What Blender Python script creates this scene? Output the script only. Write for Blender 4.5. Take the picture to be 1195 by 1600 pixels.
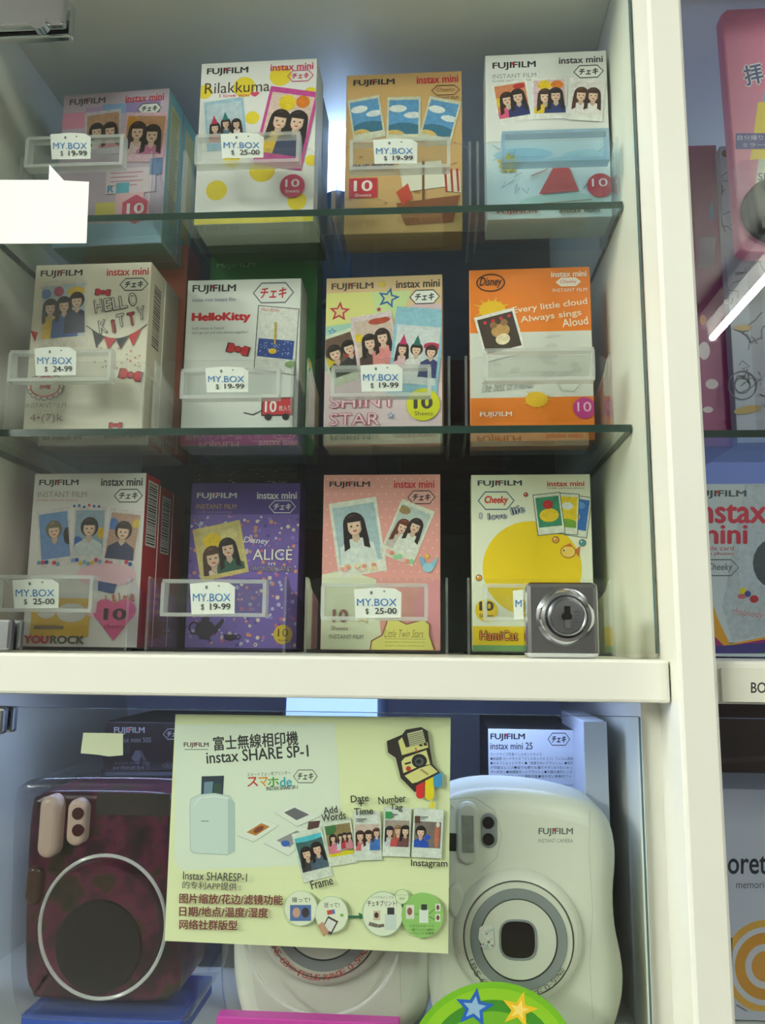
import bpy, math, random
from mathutils import Vector, Matrix

random.seed(7)
for o in list(bpy.data.objects):
    bpy.data.objects.remove(o, do_unlink=True)
SC = bpy.context.scene
COL = SC.collection

# ------------------------------------------------------------------ camera
Z0 = 1.45                                   # eye height above the shop floor
FPX, YAW, PITCH, ROLL = 1285.0, 0.0684, 0.1589, 0.0099
_f = Vector((-math.sin(YAW) * math.cos(PITCH), math.cos(YAW) * math.cos(PITCH), math.sin(PITCH)))
_r = Vector((math.cos(YAW), math.sin(YAW), 0))
_d = _f.cross(_r)
RGT = _r * math.cos(ROLL) - _d * math.sin(ROLL)
DWN = _r * math.sin(ROLL) + _d * math.cos(ROLL)
cam_data = bpy.data.cameras.new('camera')
cam = bpy.data.objects.new('camera', cam_data)
COL.objects.link(cam)
cam_data.sensor_fit = 'HORIZONTAL'
cam_data.sensor_width = 36
cam_data.lens = 36 * FPX / 1195
cam_data.clip_start = 0.01
m = Matrix.Identity(4)
for i in range(3):
    m[i][0], m[i][1], m[i][2] = RGT[i], -DWN[i], -_f[i]
m[2][3] = Z0
cam.matrix_world = m
SC.camera = cam


def un(px, py, Y):
    """photo pixel -> point on the upright plane at depth Y"""
    d = RGT * ((px - 597.5) / FPX) + DWN * ((py - 800) / FPX) + _f
    d = d * (Y / d.y)
    return Vector((d.x, d.y, d.z + Z0))


def mpp(px, py, Y):
    return (un(px + 1, py, Y) - un(px, py, Y)).length


# ------------------------------------------------------------------ world, view, lights
world = bpy.data.worlds.new('World')
SC.world = world
world.use_nodes = True
world.node_tree.nodes['Background'].inputs[0].default_value = (0.8, 0.86, 1, 1)
world.node_tree.nodes['Background'].inputs[1].default_value = 0.03
SC.view_settings.view_transform = 'Standard'
SC.view_settings.look = 'None'
SC.view_settings.gamma = 1
SC.view_settings.use_curve_mapping = False
SC.view_settings.exposure = 0.3
try:
    SC.cycles.transparent_max_bounces = 48
    SC.cycles.max_bounces = 10
except Exception:
    pass
TUBE_L = 440.0        # shop fluorescent tubes
LED_LOW = 16.0        # cool strips under the divider and in the right bay
GLARE_L = 9.0        # added glowing tube that imitates a glare on the top shelf
TUBE_COL = (0.97, 1.0, 0.91)
LED_COL = (0.44, 0.57, 1.0)


# ------------------------------------------------------------------ materials
def lin(c):
    out = []
    for v in c[:3]:
        v = v / 255.0
        out.append(v / 12.92 if v <= 0.04045 else ((v + 0.055) / 1.055) ** 2.4)
    return tuple(out) + (1.0,)


MATS = {}


def mat(name, col=(200, 200, 200), rough=0.5, metal=0.0, noise=0.0, nscale=40.0, spec=0.5, emit=None, emit_s=0.0, bump=0.0):
    if name in MATS:
        return MATS[name]
    mt = bpy.data.materials.new(name)
    mt.use_nodes = True
    nt = mt.node_tree
    b = nt.nodes['Principled BSDF']
    b.inputs['Base Color'].default_value = lin(col)
    b.inputs['Roughness'].default_value = rough
    b.inputs['Metallic'].default_value = metal
    b.inputs['Specular IOR Level'].default_value = spec
    if emit:
        b.inputs['Emission Color'].default_value = tuple(emit) + (1,)
        b.inputs['Emission Strength'].default_value = emit_s
    if noise > 0 or bump > 0:
        tc = nt.nodes.new('ShaderNodeTexCoord')
        nz = nt.nodes.new('ShaderNodeTexNoise')
        nz.inputs['Scale'].default_value = nscale
        nz.inputs['Detail'].default_value = 5
        nt.links.new(tc.outputs['Object'], nz.inputs['Vector'])
        if noise > 0:
            rp = nt.nodes.new('ShaderNodeValToRGB')
            c = lin(col)
            rp.color_ramp.elements[0].position = 0.3
            rp.color_ramp.elements[1].position = 0.7
            rp.color_ramp.elements[0].color = tuple(v * (1 - noise) for v in c[:3]) + (1,)
            rp.color_ramp.elements[1].color = tuple(min(1, v * (1 + noise * .5)) for v in c[:3]) + (1,)
            nt.links.new(nz.outputs[0], rp.inputs[0])
            nt.links.new(rp.outputs[0], b.inputs['Base Color'])
        if bump > 0:
            bp = nt.nodes.new('ShaderNodeBump')
            bp.inputs['Strength'].default_value = bump
            bp.inputs['Distance'].default_value = 0.001
            nt.links.new(nz.outputs[0], bp.inputs['Height'])
            nt.links.new(bp.outputs[0], b.inputs['Normal'])
    MATS[name] = mt
    return mt


def glassy(name, tint=(1, 1, 1), base=0.04, rough=0.0, gloss=(1, 1, 1), extra=0.96):
    """thin clear sheet: straight-through transmission plus a Schlick mirror term"""
    if name in MATS:
        return MATS[name]
    mt = bpy.data.materials.new(name)
    mt.use_nodes = True
    nt = mt.node_tree
    for n in list(nt.nodes):
        nt.nodes.remove(n)
    out = nt.nodes.new('ShaderNodeOutputMaterial')
    mx = nt.nodes.new('ShaderNodeMixShader')
    tr = nt.nodes.new('ShaderNodeBsdfTransparent')
    tr.inputs[0].default_value = tuple(tint) + (1,)
    gl = nt.nodes.new('ShaderNodeBsdfGlossy')
    gl.inputs['Color'].default_value = tuple(gloss) + (1,)
    gl.inputs['Roughness'].default_value = rough
    lw = nt.nodes.new('ShaderNodeLayerWeight')
    lw.inputs['Blend'].default_value = 0.5
    pw = nt.nodes.new('ShaderNodeMath')
    pw.operation = 'POWER'
    pw.inputs[1].default_value = 5
    ma = nt.nodes.new('ShaderNodeMath')
    ma.operation = 'MULTIPLY_ADD'
    ma.inputs[1].default_value = extra
    ma.inputs[2].default_value = base
    ma.use_clamp = True
    nt.links.new(lw.outputs['Facing'], pw.inputs[0])
    nt.links.new(pw.outputs[0], ma.inputs[0])
    nt.links.new(ma.outputs[0], mx.inputs[0])
    nt.links.new(tr.outputs[0], mx.inputs[1])
    nt.links.new(gl.outputs[0], mx.inputs[2])
    nt.links.new(mx.outputs[0], out.inputs[0])
    MATS[name] = mt
    return mt


def print_mat(name='printed_card', rough=0.38):
    if name in MATS:
        return MATS[name]
    mt = mat(name, rough=rough)
    nt = mt.node_tree
    b = nt.nodes['Principled BSDF']
    at = nt.nodes.new('ShaderNodeAttribute')
    at.attribute_name = 'Col'
    nt.links.new(at.outputs['Color'], b.inputs['Base Color'])
    return mt




def photo_mat():
    mt = print_mat('printed_picture', 0.35)
    nt = mt.node_tree
    b = nt.nodes['Principled BSDF']
    at = [n for n in nt.nodes if n.type == 'ATTRIBUTE'][0]
    tc = nt.nodes.new('ShaderNodeTexCoord')
    out = None
    src = at.outputs['Color']
    for sc_, lo, hi in ((300, .86, 1.06), (1200, .90, 1.06)):
        nz = nt.nodes.new('ShaderNodeTexNoise')
        nz.inputs['Scale'].default_value = sc_
        nz.inputs['Detail'].default_value = 2
        mr = nt.nodes.new('ShaderNodeMapRange')
        mr.inputs['From Min'].default_value = .3
        mr.inputs['From Max'].default_value = .7
        mr.inputs['To Min'].default_value = lo
        mr.inputs['To Max'].default_value = hi
        mx = nt.nodes.new('ShaderNodeMix')
        mx.data_type = 'RGBA'
        mx.blend_type = 'MULTIPLY'
        mx.inputs['Factor'].default_value = 1
        nt.links.new(tc.outputs['Object'], nz.inputs['Vector'])
        nt.links.new(nz.outputs[0], mr.inputs['Value'])
        nt.links.new(src, mx.inputs[6])
        nt.links.new(mr.outputs[0], mx.inputs[7])
        src = mx.outputs[2]
    nt.links.new(src, b.inputs['Base Color'])
    return mt


M_PHOTO = photo_mat()
M_PRINT = print_mat()
M_PAPER = print_mat('printed_paper', 0.6)
M_LAM = mat('white_laminate', (234, 234, 222), 0.42, noise=0.03, nscale=9)
M_BACK = mat('slate_back_panel', (74, 82, 92), 0.5, noise=0.25, nscale=6)
M_BACK2 = mat('pale_back_panel', (196, 200, 222), 0.5, noise=0.05, nscale=6)
M_BACK3 = mat('lavender_back_panel', (142, 150, 204), 0.5, noise=0.05, nscale=6)
M_GLASS = glassy('door_glass', (0.965, 0.985, 0.97), 0.035)
M_SHELF = glassy('shelf_glass', (0.90, 0.95, 0.925), 0.035)
M_EDGE = mat('glass_cut_edge', (42, 66, 60), 0.15, noise=0.2, nscale=20)
M_EDGE2 = mat('pale_glass_edge', (72, 98, 100), 0.6, spec=0.1)
M_EDGEB = mat('blue_edge_highlight', (130, 152, 224), 0.4)  # bluish highlight on the right doors' cut edges, put into the colour
M_ACR = glassy('clear_acrylic', (0.975, 0.98, 0.98), 0.03)
M_ACRB = glassy('blue_tinted_acrylic', (0.92, 0.97, 0.995), 0.035)


def rim_mat(name, col, alpha):  # milky part-clear colour paints in the highlights of clear acrylic edges
    mt = mat(name, col, 0.12)
    mt.node_tree.nodes['Principled BSDF'].inputs['Alpha'].default_value = alpha
    return mt


M_RIM = rim_mat('acrylic_rim', (240, 242, 240), .34)
M_TRIM = rim_mat('tray_edge', (225, 230, 230), .16)
M_RIMB = rim_mat('blue_acrylic_rim', (150, 190, 220), .45)
M_SHELL = glassy('blister_plastic', (0.95, 0.95, 0.97), 0.05, 0.08)
M_CHROME = mat('chrome', (225, 228, 232), 0.09, 1.0)
M_STEEL = mat('satin_steel', (170, 172, 176), 0.28, 1.0, noise=0.1, nscale=60)
M_BLACK = mat('black_plastic', (14, 14, 15), 0.4)


# ------------------------------------------------------------------ mesh helpers
def link(o, parent=None):
    COL.objects.link(o)
    if parent:
        o.parent = parent
    return o


def tag(o, label=None, cat=None, group=None, kind=None):
    if label:
        o['label'] = label
    if cat:
        o['category'] = cat
    if group:
        o['group'] = group
    if kind:
        o['kind'] = kind
    return o


def empty(name, loc, rz=0.0):
    o = bpy.data.objects.new(name, None)
    o.empty_display_size = 0.02
    o.location = loc
    o.rotation_euler = (0, 0, rz)
    return link(o)


class MB:
    """collects geometry with a colour and material per face, links it as one mesh"""

    def __init__(s):
        s.v, s.f, s.c, s.m, s.sm = [], [], [], [], []

    def add(s, vs, fs, col=None, mi=0, smooth=False):
        n = len(s.v)
        s.v += [tuple(p) for p in vs]
        for f in fs:
            s.f.append([i + n for i in f])
            s.c.append(col)
            s.m.append(mi)
            s.sm.append(smooth)
        return s

    def box(s, x0, x1, y0, y1, z0, z1, col=None, mi=0, cols=None, mis=None):
        vs = [(x0, y0, z0), (x1, y0, z0), (x1, y1, z0), (x0, y1, z0), (x0, y0, z1), (x1, y0, z1), (x1, y1, z1), (x0, y1, z1)]
        fs = [(0, 1, 5, 4), (1, 2, 6, 5), (2, 3, 7, 6), (3, 0, 4, 7), (4, 5, 6, 7), (3, 2, 1, 0)]  # front right back left top bottom
        n = len(s.v)
        s.v += vs
        for k, f in enumerate(fs):
            s.f.append([i + n for i in f])
            s.c.append(cols[k] if cols else col)
            s.m.append(mis[k] if mis else mi)
            s.sm.append(False)
        return s

    def cyl(s, c, r, y0, y1, n=40, mi=0, col=None, r1=None, axis='y', cap=True):
        r1 = r if r1 is None else r1
        vs = []
        for (yy, rr) in ((y0, r), (y1, r1)):
            for k in range(n):
                a = 2 * math.pi * k / n
                ca, sa = math.cos(a) * rr, math.sin(a) * rr
                if axis == 'y':
                    vs.append((c[0] + ca, yy, c[2] + sa))
                elif axis == 'z':
                    vs.append((c[0] + ca, c[1] + sa, yy))
                else:
                    vs.append((yy, c[1] + ca, c[2] + sa))
        fs = [(k, (k + 1) % n, n + (k + 1) % n, n + k) for k in range(n)]
        s.add(vs, fs, col, mi, True)
        if cap:
            s.add(vs[:n], [list(range(n))], col, mi)
            s.add(vs[n:], [list(range(n - 1, -1, -1))], col, mi)
        return s

    def lathe(s, c, prof, n=48, mi=0, col=None):
        """profile of (radius, y) turned round the y axis through c"""
        vs = []
        for (r, y) in prof:
            for k in range(n):
                a = 2 * math.pi * k / n
                vs.append((c[0] + r * math.cos(a), y, c[2] + r * math.sin(a)))
        fs = []
        for j in range(len(prof) - 1):
            for k in range(n):
                fs.append((j * n + k, j * n + (k + 1) % n, (j + 1) * n + (k + 1) % n, (j + 1) * n + k))
        return s.add(vs, fs, col, mi, True)

    def tube(s, pts, r, n=8, mi=0, col=None, closed=False):
        vs, fs = [], []
        N = len(pts)
        for i, p in enumerate(pts):
            p = Vector(p)
            a = Vector(pts[(i - 1) % N] if (closed or i > 0) else pts[i])
            b = Vector(pts[(i + 1) % N] if (closed or i < N - 1) else pts[i])
            t = (b - a).normalized()
            u = t.cross(Vector((0, 1, 0)))
            if u.length < 1e-4:
                u = t.cross(Vector((1, 0, 0)))
            u.normalize()
            w = t.cross(u)
            for k in range(n):
                an = 2 * math.pi * k / n
                vs.append(p + u * (r * math.cos(an)) + w * (r * math.sin(an)))
        for i in range(N if closed else N - 1):
            for k in range(n):
                j = (i + 1) % N
                fs.append((i * n + k, i * n + (k + 1) % n, j * n + (k + 1) % n, j * n + k))
        return s.add(vs, fs, col, mi, True)

    def pillow(s, outline, yb, yf, r, steps=5, mi=0, col=None, back=True):
        """outline (x,z) counter-clockwise seen from the front, rounded front rim of radius r; yf < yb"""
        outline = [p for i, p in enumerate(outline) if math.hypot(p[0] - outline[i - 1][0], p[1] - outline[i - 1][1]) > 1e-6]
        N = len(outline)
        nor = []
        for i in range(N):
            a = Vector(outline[i - 1])
            b = Vector(outline[(i + 1) % N])
            t = (b - a)
            nn = Vector((t.y, -t.x))
            nor.append(nn.normalized())
        vs = [(p[0], yb, p[1]) for p in outline]
        for k in range(steps + 1):
            a = math.pi / 2 * k / steps
            ins = r * (1 - math.cos(a))
            yy = yf + r * (1 - math.sin(a))
            for p, q in zip(outline, nor):
                vs.append((p[0] - q.x * ins, yy, p[1] - q.y * ins))
        fs = []
        for j in range(steps + 1):
            for i in range(N):
                fs.append((j * N + i, j * N + (i + 1) % N, (j + 1) * N + (i + 1) % N, (j + 1) * N + i))
        s.add(vs, fs, col, mi, True)
        rim = vs[-N:]
        mid_ = (sum(p[0] for p in rim) / N, rim[0][1], sum(p[2] for p in rim) / N)
        s.add(rim + [mid_], [(i, (i + 1) % N, N) for i in range(N)], col, mi)
        if back:
            s.add(vs[:N], [list(range(N - 1, -1, -1))], col, mi)
        return s

    def build(s, name, mats, parent=None, loc=(0, 0, 0), bevel=0.0):
        me = bpy.data.meshes.new(name)
        off = Vector(loc)
        me.from_pydata([(p[0] - off.x, p[1] - off.y, p[2] - off.z) for p in s.v], [], s.f)
        if not isinstance(mats, (list, tuple)):
            mats = [mats]
        for x in mats:
            me.materials.append(x)
        me.polygons.foreach_set('material_index', s.m)
        me.polygons.foreach_set('use_smooth', s.sm)
        if any(c is not None for c in s.c):
            at = me.color_attributes.new('Col', 'FLOAT_COLOR', 'CORNER')
            arr = []
            for f, c in zip(s.f, s.c):
                arr += list(lin(c or (200, 200, 200))) * len(f)
            at.data.foreach_set('color', arr)
        me.update()
        if any(s.sm):
            me.set_sharp_from_angle(angle=math.radians(38))
        o = bpy.data.objects.new(name, me)
        link(o, parent)
        if parent is None:
            o.location = off
        if bevel > 0:
            b = o.modifiers.new('bevel', 'BEVEL')
            b.width = bevel
            b.segments = 2
            b.limit_method = 'ANGLE'
        return o


def copy_tree(o, parent=None):
    c = o.copy()
    COL.objects.link(c)
    c.parent = parent
    for ch in o.children:
        copy_tree(ch, c)
    return c


# ------------------------------------------------------------------ flat printing
_TXT = {}


def text_geo(st, bold):
    k = (st, bold)
    if k in _TXT:
        return _TXT[k]
    cu = bpy.data.curves.new('tmp_text', 'FONT')
    cu.body = st
    cu.size = 1
    cu.resolution_u = 3
    cu.offset = bold
    ob = bpy.data.objects.new('tmp_text', cu)
    me = ob.to_mesh()
    vs = [(v.co.x, v.co.y) for v in me.vertices]
    fs = [list(p.vertices) for p in me.polygons]
    ob.to_mesh_clear()
    bpy.data.objects.remove(ob)
    bpy.data.curves.remove(cu)
    _TXT[k] = (vs, fs)
    return _TXT[k]


def clip_poly(sub, clip):
    def inside(p, a, b):
        return (b[0] - a[0]) * (p[1] - a[1]) - (b[1] - a[1]) * (p[0] - a[0]) >= 0

    def inter(p, q, a, b):
        x1, y1, x2, y2 = p[0], p[1], q[0], q[1]
        x3, y3, x4, y4 = a[0], a[1], b[0], b[1]
        den = (x1 - x2) * (y3 - y4) - (y1 - y2) * (x3 - x4)
        if abs(den) < 1e-12:
            return q
        t = ((x1 - x3) * (y3 - y4) - (y1 - y3) * (x3 - x4)) / den
        return (x1 + t * (x2 - x1), y1 + t * (y2 - y1))
    out = list(sub)
    for i in range(len(clip)):
        a, b = clip[i], clip[(i + 1) % len(clip)]
        inp, out = out, []
        if not inp:
            return []
        s_ = inp[-1]
        for e in inp:
            if inside(e, a, b):
                if not inside(s_, a, b):
                    out.append(inter(s_, e, a, b))
                out.append(e)
            elif inside(s_, a, b):
                out.append(inter(s_, e, a, b))
            s_ = e
    return out


SKIN = (236, 200, 176)
INK = (40, 38, 42)
EPS = 8e-6


class Art:
    """flat print in its own 2-D units (x right, y down), split into named parts"""

    def __init__(s, place):
        s.place = place
        s.parts = []
        s.layer = 1
        s.m = (1, 0, 0, 0, 1, 0)
        s.clip = s.clip0 = None
        s.part('printed_ground')

    def part(s, name, label=None):
        s.cur = MB()
        s.parts.append((name, s.cur, label))
        return s

    def tf(s, p):
        a, b, c, d, e, f = s.m
        return (a * p[0] + b * p[1] + c, d * p[0] + e * p[1] + f)

    def poly(s, pts, col):
        q = [s.tf(p) for p in pts]
        if s.clip:
            q = clip_poly(q, s.clip)
            if len(q) < 3:
                return s
        s.cur.add([s.place(x, y, s.layer) for x, y in q], [list(range(len(q) - 1, -1, -1))], col)
        s.layer += 1
        return s

    def rect(s, x0, y0, x1, y1, col, rot=0):
        cx, cy = (x0 + x1) / 2, (y0 + y1) / 2
        c, t = math.cos(math.radians(rot)), math.sin(math.radians(rot))
        pts = []
        for x, y in ((x0, y0), (x1, y0), (x1, y1), (x0, y1)):
            pts.append((cx + (x - cx) * c - (y - cy) * t, cy + (x - cx) * t + (y - cy) * c))
        return s.poly(pts, col)

    def ell(s, cx, cy, rx, ry, col, rot=0, n=20, a0=0, a1=360):
        c, t = math.cos(math.radians(rot)), math.sin(math.radians(rot))
        full = (a1 - a0) >= 360
        pts = []
        for k in range(n if full else n + 1):
            a = math.radians(a0 + (a1 - a0) * k / n)
            x, y = rx * math.cos(a), ry * math.sin(a)
            pts.append((cx + x * c - y * t, cy + x * t + y * c))
        return s.poly(pts, col)

    def line(s, pts, w, col, closed=False):
        N = len(pts)
        L, R_ = [], []
        for i, p in enumerate(pts):
            a = pts[i - 1] if (i > 0 or closed) else p
            b = pts[(i + 1) % N] if (i < N - 1 or closed) else p
            dx, dy = b[0] - a[0], b[1] - a[1]
            l = math.hypot(dx, dy) or 1
            nx, ny = -dy / l * w / 2, dx / l * w / 2
            L.append((p[0] + nx, p[1] + ny))
            R_.append((p[0] - nx, p[1] - ny))
        lay = s.layer
        for i in range(N if closed else N - 1):
            j = (i + 1) % N
            s.layer = lay
            s.poly([L[i], L[j], R_[j], R_[i]], col)
        s.layer = lay + 1
        return s

    def ring(s, cx, cy, rx, ry, w, col, n=28):
        return s.line([(cx + rx * math.cos(2 * math.pi * k / n), cy + ry * math.sin(2 * math.pi * k / n)) for k in range(n)], w, col, True)

    def star(s, cx, cy, r, col, rot=0, hole=None, k=0.45):
        pts = []
        for i in range(10):
            a = math.radians(-90 + rot + 36 * i)
            q = r if i % 2 == 0 else r * k
            pts.append((cx + q * math.cos(a), cy + q * math.sin(a)))
        s.poly(pts, col)
        if hole:
            s.poly([(cx + (x - cx) * .62, cy + (y - cy) * .62) for x, y in pts], hole)
        return s

    def T(s, st, x0, y0, x1, y1, col, bold=0.012, rot=0, slant=0):
        vs, fs = text_geo(st, 0.0)
        if not vs:
            return s
        if bold > 0.004:
            n0, v0, f0 = len(vs), vs, fs
            b = bold * .8
            vs, fs = list(v0), list(f0)
            for k, (ox, oy) in enumerate(((b, 0), (-b, 0), (0, b * .8), (0, -b * .8))):
                vs += [(x + ox, y + oy) for x, y in v0]
                fs += [[i + n0 * (k + 1) for i in f] for f in f0]
        nb = len(vs) // 5 if bold > 0.004 else len(vs)
        ax, bx = min(v[0] for v in vs), max(v[0] for v in vs)
        ay, by = min(v[1] for v in vs), max(v[1] for v in vs)
        c, t = math.cos(math.radians(rot)), math.sin(math.radians(rot))
        mx, my = (x0 + x1) / 2, (y0 + y1) / 2
        out = []
        for iv, (x, y) in enumerate(vs):
            v = (by - y) / max(1e-6, by - ay)
            qx = (x - ax) / max(1e-6, bx - ax) * (x1 - x0) - (x1 - x0) / 2 + slant * (0.5 - v) * (y1 - y0)
            qy = v * (y1 - y0) - (y1 - y0) / 2
            X, Y = s.tf((mx + qx * c - qy * t, my + qx * t + qy * c))
            out.append(s.place(X, Y, s.layer + .12 * (iv // nb)))
        s.cur.add(out, fs, col)
        s.layer += 1
        return s

    # --- recurring marks
    def maker(s, x0, y0, x1, y1, col=INK):
        s.T('FUJIFILM', x0, y0, x1, y1, col, 0.036)
        w = x1 - x0
        x = x0 + w * .445
        return s.poly([(x, y0), (x + w * .05, y0 + (y1 - y0) * .15), (x + w * .05, y0 + (y1 - y0) * .5), (x, y0 + (y1 - y0) * .35)], (200, 40, 50))

    def series(s, x0, y0, x1, y1, col):
        return s.T('instax mini', x0, y0, x1, y1, col, 0.034)

    def hexa(s, cx, cy, w, h, col=INK, fill=(235, 235, 232), word='チェキ', wcol=None, bold=0.06, lw=1.0):
        pts = [(cx - w / 2, cy), (cx - w * .3, cy - h / 2), (cx + w * .3, cy - h / 2), (cx + w / 2, cy), (cx + w * .3, cy + h / 2), (cx - w * .3, cy + h / 2)]
        if fill:
            s.poly(pts, fill)
        s.line(pts, lw * w / 26, col, True)
        return s.T(word, cx - w * .33, cy - h * .28, cx + w * .33, cy + h * .28, wcol or col, bold, 0, 0.15)

    def girl(s, cx, cy, r, hair=(44, 32, 32), cloth=(230, 225, 225), long=True, hat=None, skin=SKIN, tilt=0):
        sv = s.m
        c, t = math.cos(math.radians(tilt)), math.sin(math.radians(tilt))
        a, b, e, d, f, g = sv
        # rotate about (cx, cy) before the current transform
        rc = (c, -t, cx - cx * c + cy * t, t, c, cy - cx * t - cy * c)
        s.m = (a * rc[0] + b * rc[3], a * rc[1] + b * rc[4], a * rc[2] + b * rc[5] + e,
               d * rc[0] + f * rc[3], d * rc[1] + f * rc[4], d * rc[2] + f * rc[5] + g)
        if long:
            s.poly([(cx - 1.2 * r, cy - .2 * r), (cx + 1.2 * r, cy - .2 * r), (cx + 1.45 * r, cy + 2.7 * r), (cx + .6 * r, cy + 3.1 * r), (cx - .6 * r, cy + 3.1 * r), (cx - 1.45 * r, cy + 2.6 * r)], hair)
        s.ell(cx, cy - .2 * r, 1.2 * r, 1.3 * r, hair, n=16)
        s.poly([(cx - .6 * r, cy + 1.35 * r), (cx + .6 * r, cy + 1.35 * r), (cx + 1.8 * r, cy + 2.1 * r), (cx + 2.1 * r, cy + 5 * r), (cx - 2.1 * r, cy + 5 * r), (cx - 1.8 * r, cy + 2.1 * r)], cloth)
        s.poly([(cx - .35 * r, cy + .7 * r), (cx + .35 * r, cy + .7 * r), (cx + .4 * r, cy + 1.5 * r), (cx, cy + 1.9 * r), (cx - .4 * r, cy + 1.5 * r)], tuple(int(v * .9) for v in skin))
        s.ell(cx, cy, .80 * r, 1.06 * r, tuple(int(v * .86) for v in skin), n=16)
        s.ell(cx - .08 * r, cy - .04 * r, .68 * r, .96 * r, skin, n=16)
        s.ell(cx, cy - .35 * r, .86 * r, .85 * r, hair, n=10, a0=185, a1=355)
        if r > 1.6:
            for k in (-1, 1):
                s.ell(cx + k * .34 * r, cy + .02 * r, .13 * r, .1 * r, (40, 28, 28), n=8)
            s.ell(cx, cy + .55 * r, .26 * r, .1 * r, (196, 84, 84), n=8)
        if long:
            for k in (-1, 1):
                s.poly([(cx + k * .7 * r, cy - .4 * r), (cx + k * 1.18 * r, cy - .3 * r), (cx + k * 1.4 * r, cy + 2.6 * r), (cx + k * .75 * r, cy + 2.3 * r)], hair)
        hl = tuple(min(255, int(v * 1.35 + 16)) for v in hair)
        s.poly([(cx - .75 * r, cy - .95 * r), (cx - .2 * r, cy - 1.25 * r), (cx + .3 * r, cy - 1.2 * r), (cx - .1 * r, cy - 1.02 * r)], hl)
        if hat:
            s.poly([(cx - .75 * r, cy - .95 * r), (cx, cy - 3.0 * r), (cx + .75 * r, cy - .95 * r)], hat)
        s.m = sv
        return s

    def photo(s, cx, cy, w, h, rot, border, bg, people=(), mb=0.16, ms=0.06, mt=0.07, blobs=(), name='printed_photo', edge=None):
        """instant print: border card, picture field, people in picture units (0..1, 0..1, size in widths)"""
        s.part(name)
        c, t = math.cos(math.radians(rot)), math.sin(math.radians(rot))
        sv = s.m
        s.m = (c, -t, cx, t, c, cy)
        if edge:
            s.rect(-w / 2 - .6, -h / 2 - .6, w / 2 + .6, h / 2 + .6, edge)
        s.rect(-w / 2, -h / 2, w / 2, h / 2, border)
        x0, x1, y0, y1 = -w / 2 + ms * w, w / 2 - ms * w, -h / 2 + mt * h, h / 2 - mb * h
        s.rect(x0, y0, x1, y1, bg)
        q = [s.tf(p) for p in ((x0, y0), (x1, y0), (x1, y1), (x0, y1))]
        s.clip = q
        iw, ih = x1 - x0, y1 - y0
        for b in blobs:                         # (x, y, rx, ry, colour)
            s.ell(x0 + b[0] * iw, y0 + b[1] * ih, b[2] * iw, b[3] * iw, b[4], n=14)
        for g in people:                        # (x, y, r, hair, cloth, long, hat, tilt)
            g = list(g) + [None] * (8 - len(g))
            s.girl(x0 + g[0] * iw, y0 + g[1] * ih, g[2] * iw, g[3] or (44, 32, 32), g[4] or (232, 228, 228), True if g[5] is None else g[5], g[6], SKIN, g[7] or 0)
        s.clip = s.clip0
        s.m = sv
        s.part('printed_marks')
        return s

    def build(s, parent, mt=None, loc=(0, 0, 0)):
        out = []
        for name, mb, lab in s.parts:
            if mb.f:
                o = mb.build(name, M_PHOTO if name == 'printed_photo' else (mt or M_PRINT), parent, loc)
                if lab:
                    o['label'] = lab
                out.append(o)
        return out


def px_art(Y, lift=0.0):
    """print laid out from photo pixels on the upright plane at depth Y"""
    return Art(lambda x, y, l: un(x, y, Y - lift - 2e-5 - l * EPS))


# ------------------------------------------------------------------ the shop room
YB = 0.74                                    # wall behind the cabinet


def struct(name, mb, mt, loc=(0, 0, 0)):
    o = mb.build(name, mt, None, loc)
    o['kind'] = 'structure'
    return o


M_WALL = mat('shop_wall', (104, 102, 98), 0.8, noise=0.05, nscale=3)
M_CEILM = mat('shop_ceiling', (170, 170, 162), 0.8, noise=0.03, nscale=4)
M_FLOORM = mat('shop_floor', (110, 106, 100), 0.35, noise=0.12, nscale=5)
struct('floor', MB().box(-3.6, 3.6, -4.6, YB + .05, -.1, 0), M_FLOORM)
struct('ceiling', MB().box(-3.6, 3.6, -4.6, YB + .05, 2.92, 3.0), M_CEILM)
struct('wall_back', MB().box(-3.6, 3.6, YB, YB + .1, 0, 2.92), M_WALL)
struct('wall_front', MB().box(-3.6, 3.6, -4.7, -4.6, 0, 2.92), M_WALL)
struct('wall_left', MB().box(-3.7, -3.6, -4.6, YB, 0, 2.92), M_WALL)
struct('wall_right', MB().box(3.6, 3.7, -4.6, YB, 0, 2.92), M_WALL)

M_TUBE = mat('lit_tube', (250, 250, 245), 0.4, emit=TUBE_COL, emit_s=TUBE_L)
M_LED = mat('lit_cool_led', (240, 245, 255), 0.4, emit=LED_COL, emit_s=LED_LOW)
M_LED2 = mat('lit_blue_led', (230, 235, 255), 0.4, emit=(0.34, 0.42, 1.0), emit_s=14.0)
M_GLARE = mat('lit_glare_tube', (240, 245, 255), 0.4, emit=(0.42, 0.60, 1.0), emit_s=GLARE_L)
M_FIX = mat('white_metal', (230, 230, 226), 0.45)


M_TUBE_B = mat('lit_tube_dim', (250, 250, 245), 0.4, emit=TUBE_COL, emit_s=TUBE_L * .7)


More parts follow.
